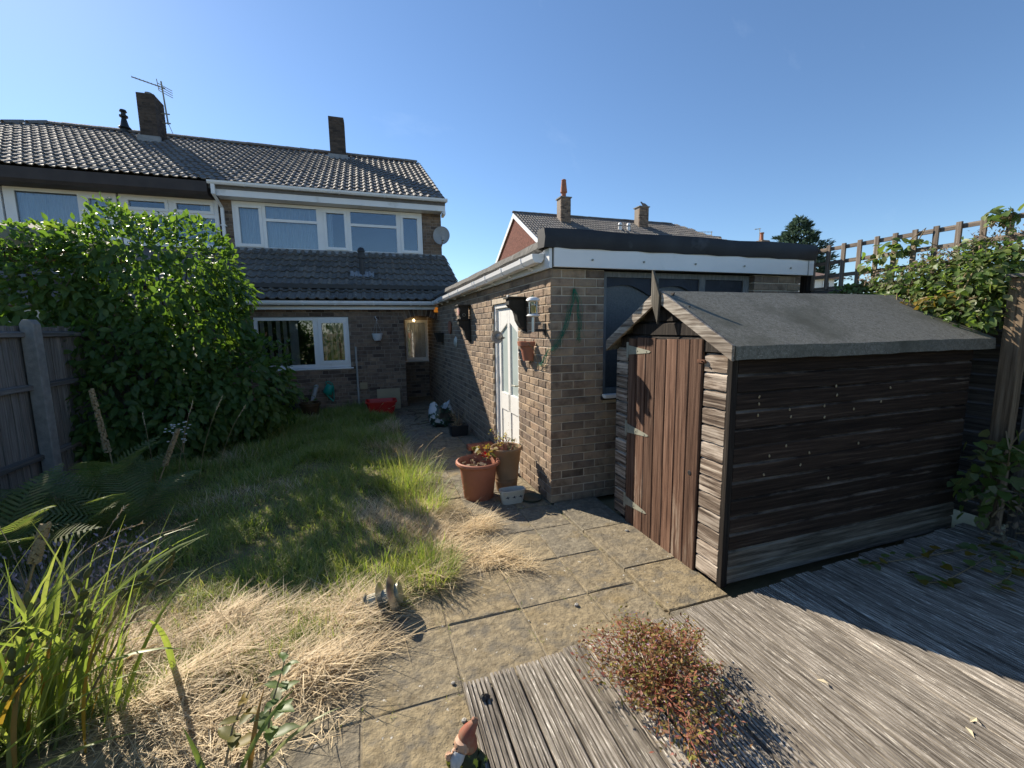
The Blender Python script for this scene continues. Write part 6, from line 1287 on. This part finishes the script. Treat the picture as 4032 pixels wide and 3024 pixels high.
for (b_, e_) in (((-1.25, 2.05, 0), (-.86, 2.12, .64)), ((-1.3, 2.08, 0), (-.98, 2.14, .6)), ((-1.32, 2.0, 0), (-1.12, 2.02, .64)), ((-1.38, 1.98, 0), (-1.26, 1.96, .6)), ((-1.34, 1.92, 0), (-1.28, 1.88, .44)), ((-1.25, 1.95, 0), (-1.1, 1.98, .5))):
    b_, e_ = np.array(b_), np.array(e_); s_o = obj('seed_stalk', MB().tube([b_, (b_ + e_) / 2 + (0, 0, .03), e_], [.006, .005, .003], 6), STALK if rng.random() < .5 else IRIS, iris); d = (e_ - b_) / np.linalg.norm(e_ - b_)
    for k in range(6):
        c = e_ - d * .03 * k; dd = d * .7 + rng.normal(0, .45, 3); dd /= np.linalg.norm(dd); obj('seed_pod', MB().tube([c, c + dd * .012, c + dd * .03, c + dd * .044, c + dd * .055], [.003, .009, .0115, .008, .001], 8), PODM, s_o, smooth=True)
# leafy weeds at the bottom of the picture
for (wx_, wy_, H_, lab) in ((-.46, 1.62, .4, 'tall leafy weed growing between the front slabs'), (-.60, 1.66, .26, 'short reddish weed beside the tall one on the front slabs')):
    t = thing('weed', lab, 'plant', (wx_, wy_, 0), 'weeds in the front paving'); top_ = np.array((wx_ + .1, wy_ + .06, H_)); b_ = np.array((wx_, wy_, -.01)); obj('stem', MB().tube([b_, (b_ + top_) / 2 + (-.02, 0, 0), top_], [.005, .004, .002], 6), STALK, t)
    nl = 16 if H_ > .3 else 9; Q = np.array([b_ + (top_ - b_) * (.25 + .75 * k / nl) for k in range(nl)]); a = np.arange(nl) * 2.4
    leaf_mass('leaf', LEAF, Q, frames_np(np.stack([np.cos(a), np.sin(a), np.full(nl, .25)], 1), np.tile((0, 0, 1.), (nl, 1))), np.linspace(.1, .045, nl), LEAFC if H_ > .3 else LEAFY, t, 40)
t = thing('grass_leaf_clump', 'few broad green and yellow grass blades at the bottom of the front slabs', 'plant', (-.35, 1.5, 0))
for b_, az, L, le, cu, m in (((-.52, 1.52, 0), .1, .42, .7, 1.0, IRIS), ((-.55, 1.55, 0), .5, .35, .5, .8, IRIS), ((-.5, 1.56, 0), 1.2, .3, .3, .5, IRISY), ((-.58, 1.5, 0), 2.4, .3, .3, .6, IRIS)): obj('leaf', sword(b_, az, L, le, cu, .024, m), m, t, smooth=True)
# red-stemmed herb growing through the deck
hr = thing('red_stemmed_herb', 'sprawling red-stemmed herb with tiny pink flowers growing through the deck', 'plant', (1.07, 1.33, DZ)); hs = MB(); Ph = []
for k in range(130):
    a = rng.uniform(0, 6.283); r0 = .34 * rng.random() ** .6; lob = 1 + .18 * math.sin(3 * a + 1) + .12 * math.sin(5 * a); b_ = np.array((1.07 + .2 * r0 * math.cos(a), 1.33 + .2 * r0 * math.sin(a), DZ)); hh = .04 + .2 * (1 - (r0 / .38) ** 2) * rng.uniform(.6, 1.1); e_ = np.array((1.07 + r0 * .9 * lob * math.cos(a), 1.33 + r0 * 1.1 * lob * math.sin(a), DZ + hh)); m1 = (b_ + e_) / 2 + (0, 0, .045) + rng.normal(0, .02, 3)
    hs.tube([b_, m1, e_], [.0022, .0018, .001], 4); [Ph.append(m1 + (e_ - m1) * q + rng.normal(0, .02, 3)) for q in rng.uniform(-.1, 1.1, 34)]
obj('stems', hs, mat('red_stem', [(.2, .05, .035), (.3, .1, .05)], scale=9, rough=.6), hr, kind='stuff'); Ph = np.array(Ph); Ph[:, 2] = np.maximum(Ph[:, 2], DZ + .004); n = len(Ph)
leaf_mass('leaf', LEAFS, Ph, frames_np(rng.normal(0, 1, (n, 3)) * (1, 1, .5), np.tile((0, 0, 1.), (n, 1)) + rng.normal(0, .5, (n, 3))), rng.uniform(.012, .026, n), mat('leaf_herb', [(.9, .9, .9), (1.1, 1.1, 1.1)], scale=9, rough=.55, rcols=[(.34, .09, .07), (.2, .22, .04), (.4, .13, .09), (.28, .28, .05), (.32, .1, .09), (.2, .24, .05), (.45, .2, .18)], transl=.42), hr, 0)
pk = Ph[rng.permutation(n)[:150]] + (0, 0, .016); leaf_mass('flower', LEAFS, pk, frames_np(rng.normal(0, 1, (150, 3)) * (1, 1, .3), np.tile((0, -.5, 1.), (150, 1))), rng.uniform(.008, .014, 150), mat('petal_pink', [(.6, .36, .5), (.75, .5, .62)], scale=5, transl=.3), hr, 0, 'flowers')
# geranium, sedum, pot weed, dried planter
def bushlet(parent, c, r_, h, n, size, m, nm='leaf', limit=60, tm=HEART, stems=10, sm=STALK):
    c = np.array(c, float); a = rng.uniform(0, 6.283, n); q = r_ * np.sqrt(rng.random(n)); P = np.stack([c[0] + q * np.cos(a), c[1] + q * np.sin(a), c[2] + h * rng.random(n)], 1); k = n
    leaf_mass(nm, tm, P, frames_np(np.stack([np.cos(a), np.sin(a), rng.normal(-.1, .4, n)], 1) + rng.normal(0, .4, (n, 3)), np.tile((0, 0, 1.), (n, 1)) + rng.normal(0, .5, (n, 3))), rng.uniform(*size, n), m, parent, limit)
    s = MB()
    for i in range(stems): s.tube([c + (rng.normal(0, r_ * .3), rng.normal(0, r_ * .3), -.02), (c + P[i % n]) / 2 + (0, 0, .01), P[i % n]], .003, 4)
    obj('stems', s, sm, parent, kind='stuff')
bushlet(p1, (.88, 3.86, .30), .15, .08, 34, (.03, .055), LEAFBR); bushlet(p1, (1.0, 3.9, .36), .1, .13, 26, (.035, .06), LEAFY)
bushlet(p1, (.96, 3.8, .40), .02, .04, 12, (.02, .03), mat('petal_red', [(.5, .01, .01), (.6, .03, .02)], scale=5, transl=.3), 'petal', 12, HEART, 2)
bushlet(p2, (1.28, 3.92, .40), .1, .13, 70, (.02, .04), mat('sedum_green', [(.12, .16, .07), (.2, .24, .12)], scale=6, transl=.2), 'leaf', 40, LEAFS)
s = MB(); Py = []
for k in range(14):
    b_ = np.array((1.22 + rng.normal(0, .04), 3.9 + rng.normal(0, .03), .38)); e_ = b_ + np.array((rng.uniform(-.15, .06), rng.uniform(-.06, .04), rng.uniform(.06, .24))); s.tube([b_, (b_ + e_) / 2 + (.01, 0, .02), e_], .0035, 5); Py += [e_ + rng.normal(0, .014, 3) for _ in range(10)]
obj('flower_stems', s, mat('pink_stem', [(.3, .13, .1), (.4, .2, .15)], scale=9), p2, kind='stuff'); Py = np.array(Py); n = len(Py)
leaf_mass('flower', LEAFS, Py, frames_np(rnd_dirs(n), rnd_dirs(n)), rng.uniform(.012, .022, n), mat('petal_yellow', [(.6, .5, .06), (.75, .65, .12)], scale=5, transl=.3), p2, 40, 'flowers')
bushlet(bp, (-1.12, 8.5, .28), .12, .3, 16, (.06, .11), LEAFC, 'leaf', 20, LEAF, 8)
bushlet(pt, (1.2, 6.3, .14), .14, .26, 120, (.015, .04), LEAFBR, 'leaf', 20, LEAFS, 26)
# litter on the path
n = 260; y = 5.6 + 4.3 * rng.random(n); x = np.clip(rng.normal(.85, .3, n), .45, 1.3); Q = np.stack([x, y, np.full(n, .006)], 1)
lt_ = thing('fallen_leaves', 'dry brown leaf litter scattered on the path towards the passage', 'leaves', (.9, 7, 0)); leaf_mass('leaf', LEAFS, Q, frames_np(rng.normal(0, 1, (n, 3)) * (1, 1, .1), np.tile((0, 0, 1.), (n, 1)) + rng.normal(0, .3, (n, 3))), rng.uniform(.02, .06, n), LEAFBR, lt_, 60)
t = thing('fallen_twigs', 'dark twigs lying on the path outside the passage', 'twigs', (.85, 7.6, 0))
for k in range(14): a = rng.uniform(0, 3.14); c = np.array((rng.uniform(.6, 1.15), rng.uniform(6.9, 8.6), .012)); L = rng.uniform(.08, .25); obj('twig', MB().tube([c - (math.cos(a) * L, math.sin(a) * L, 0), c + rng.normal(0, .01, 3) * (1, 1, .2), c + (math.cos(a) * L, math.sin(a) * L, 0)], .005, 5), BARK, t)
for k, (px_, py_, lab) in enumerate(((3262, 2690, 'pale leaf lying on the sunny middle of the deck'), (3845, 2825, 'pale curled leaf on the sunny right of the deck, upper one'), (3800, 2860, 'pale curled leaf on the sunny right of the deck, lower one'))):
    q = on_z(px_, py_, DZ + .003); V = np.array(LEAFS[0]) * .045 @ rotm(0, 0, .6 + k).T + q; single('fallen_leaf', MB().add(V, LEAFS[1]), mat('leaf_pale', [(.5, .42, .26), (.6, .52, .36)], scale=9), lab, 'leaf', 'pale leaves on the deck')

# moss and small grass in the slab joints
jx, jy = [], []
for k in range(420):
    if rng.random() < .5: xx = XJ[rng.integers(4, len(XJ))] + rng.normal(0, .004); yy = rng.uniform(1.3, 8.8)
    else: xx = rng.uniform(-.9, 1.48); yy = YJ[rng.integers(2, 20)] + rng.normal(0, .004)
    if xx < lawn_edge(yy) and yy > lawn_front(xx): continue
    q = rng.integers(2, 9); jx += list(xx + rng.normal(0, .012, q)); jy += list(yy + rng.normal(0, .012, q))
n = len(jx); tag(blades('joint_weeds', np.stack([np.array(jx), np.array(jy), np.full(n, -.012)], 1), rng.uniform(0, 6.283, n), rng.uniform(.015, .05, n), rng.uniform(.1, 1.2, n), rng.uniform(.1, 1., n), rng.uniform(.002, .004, n), GRASS), 'sparse grass and moss growing in the slab joints', 'weeds')
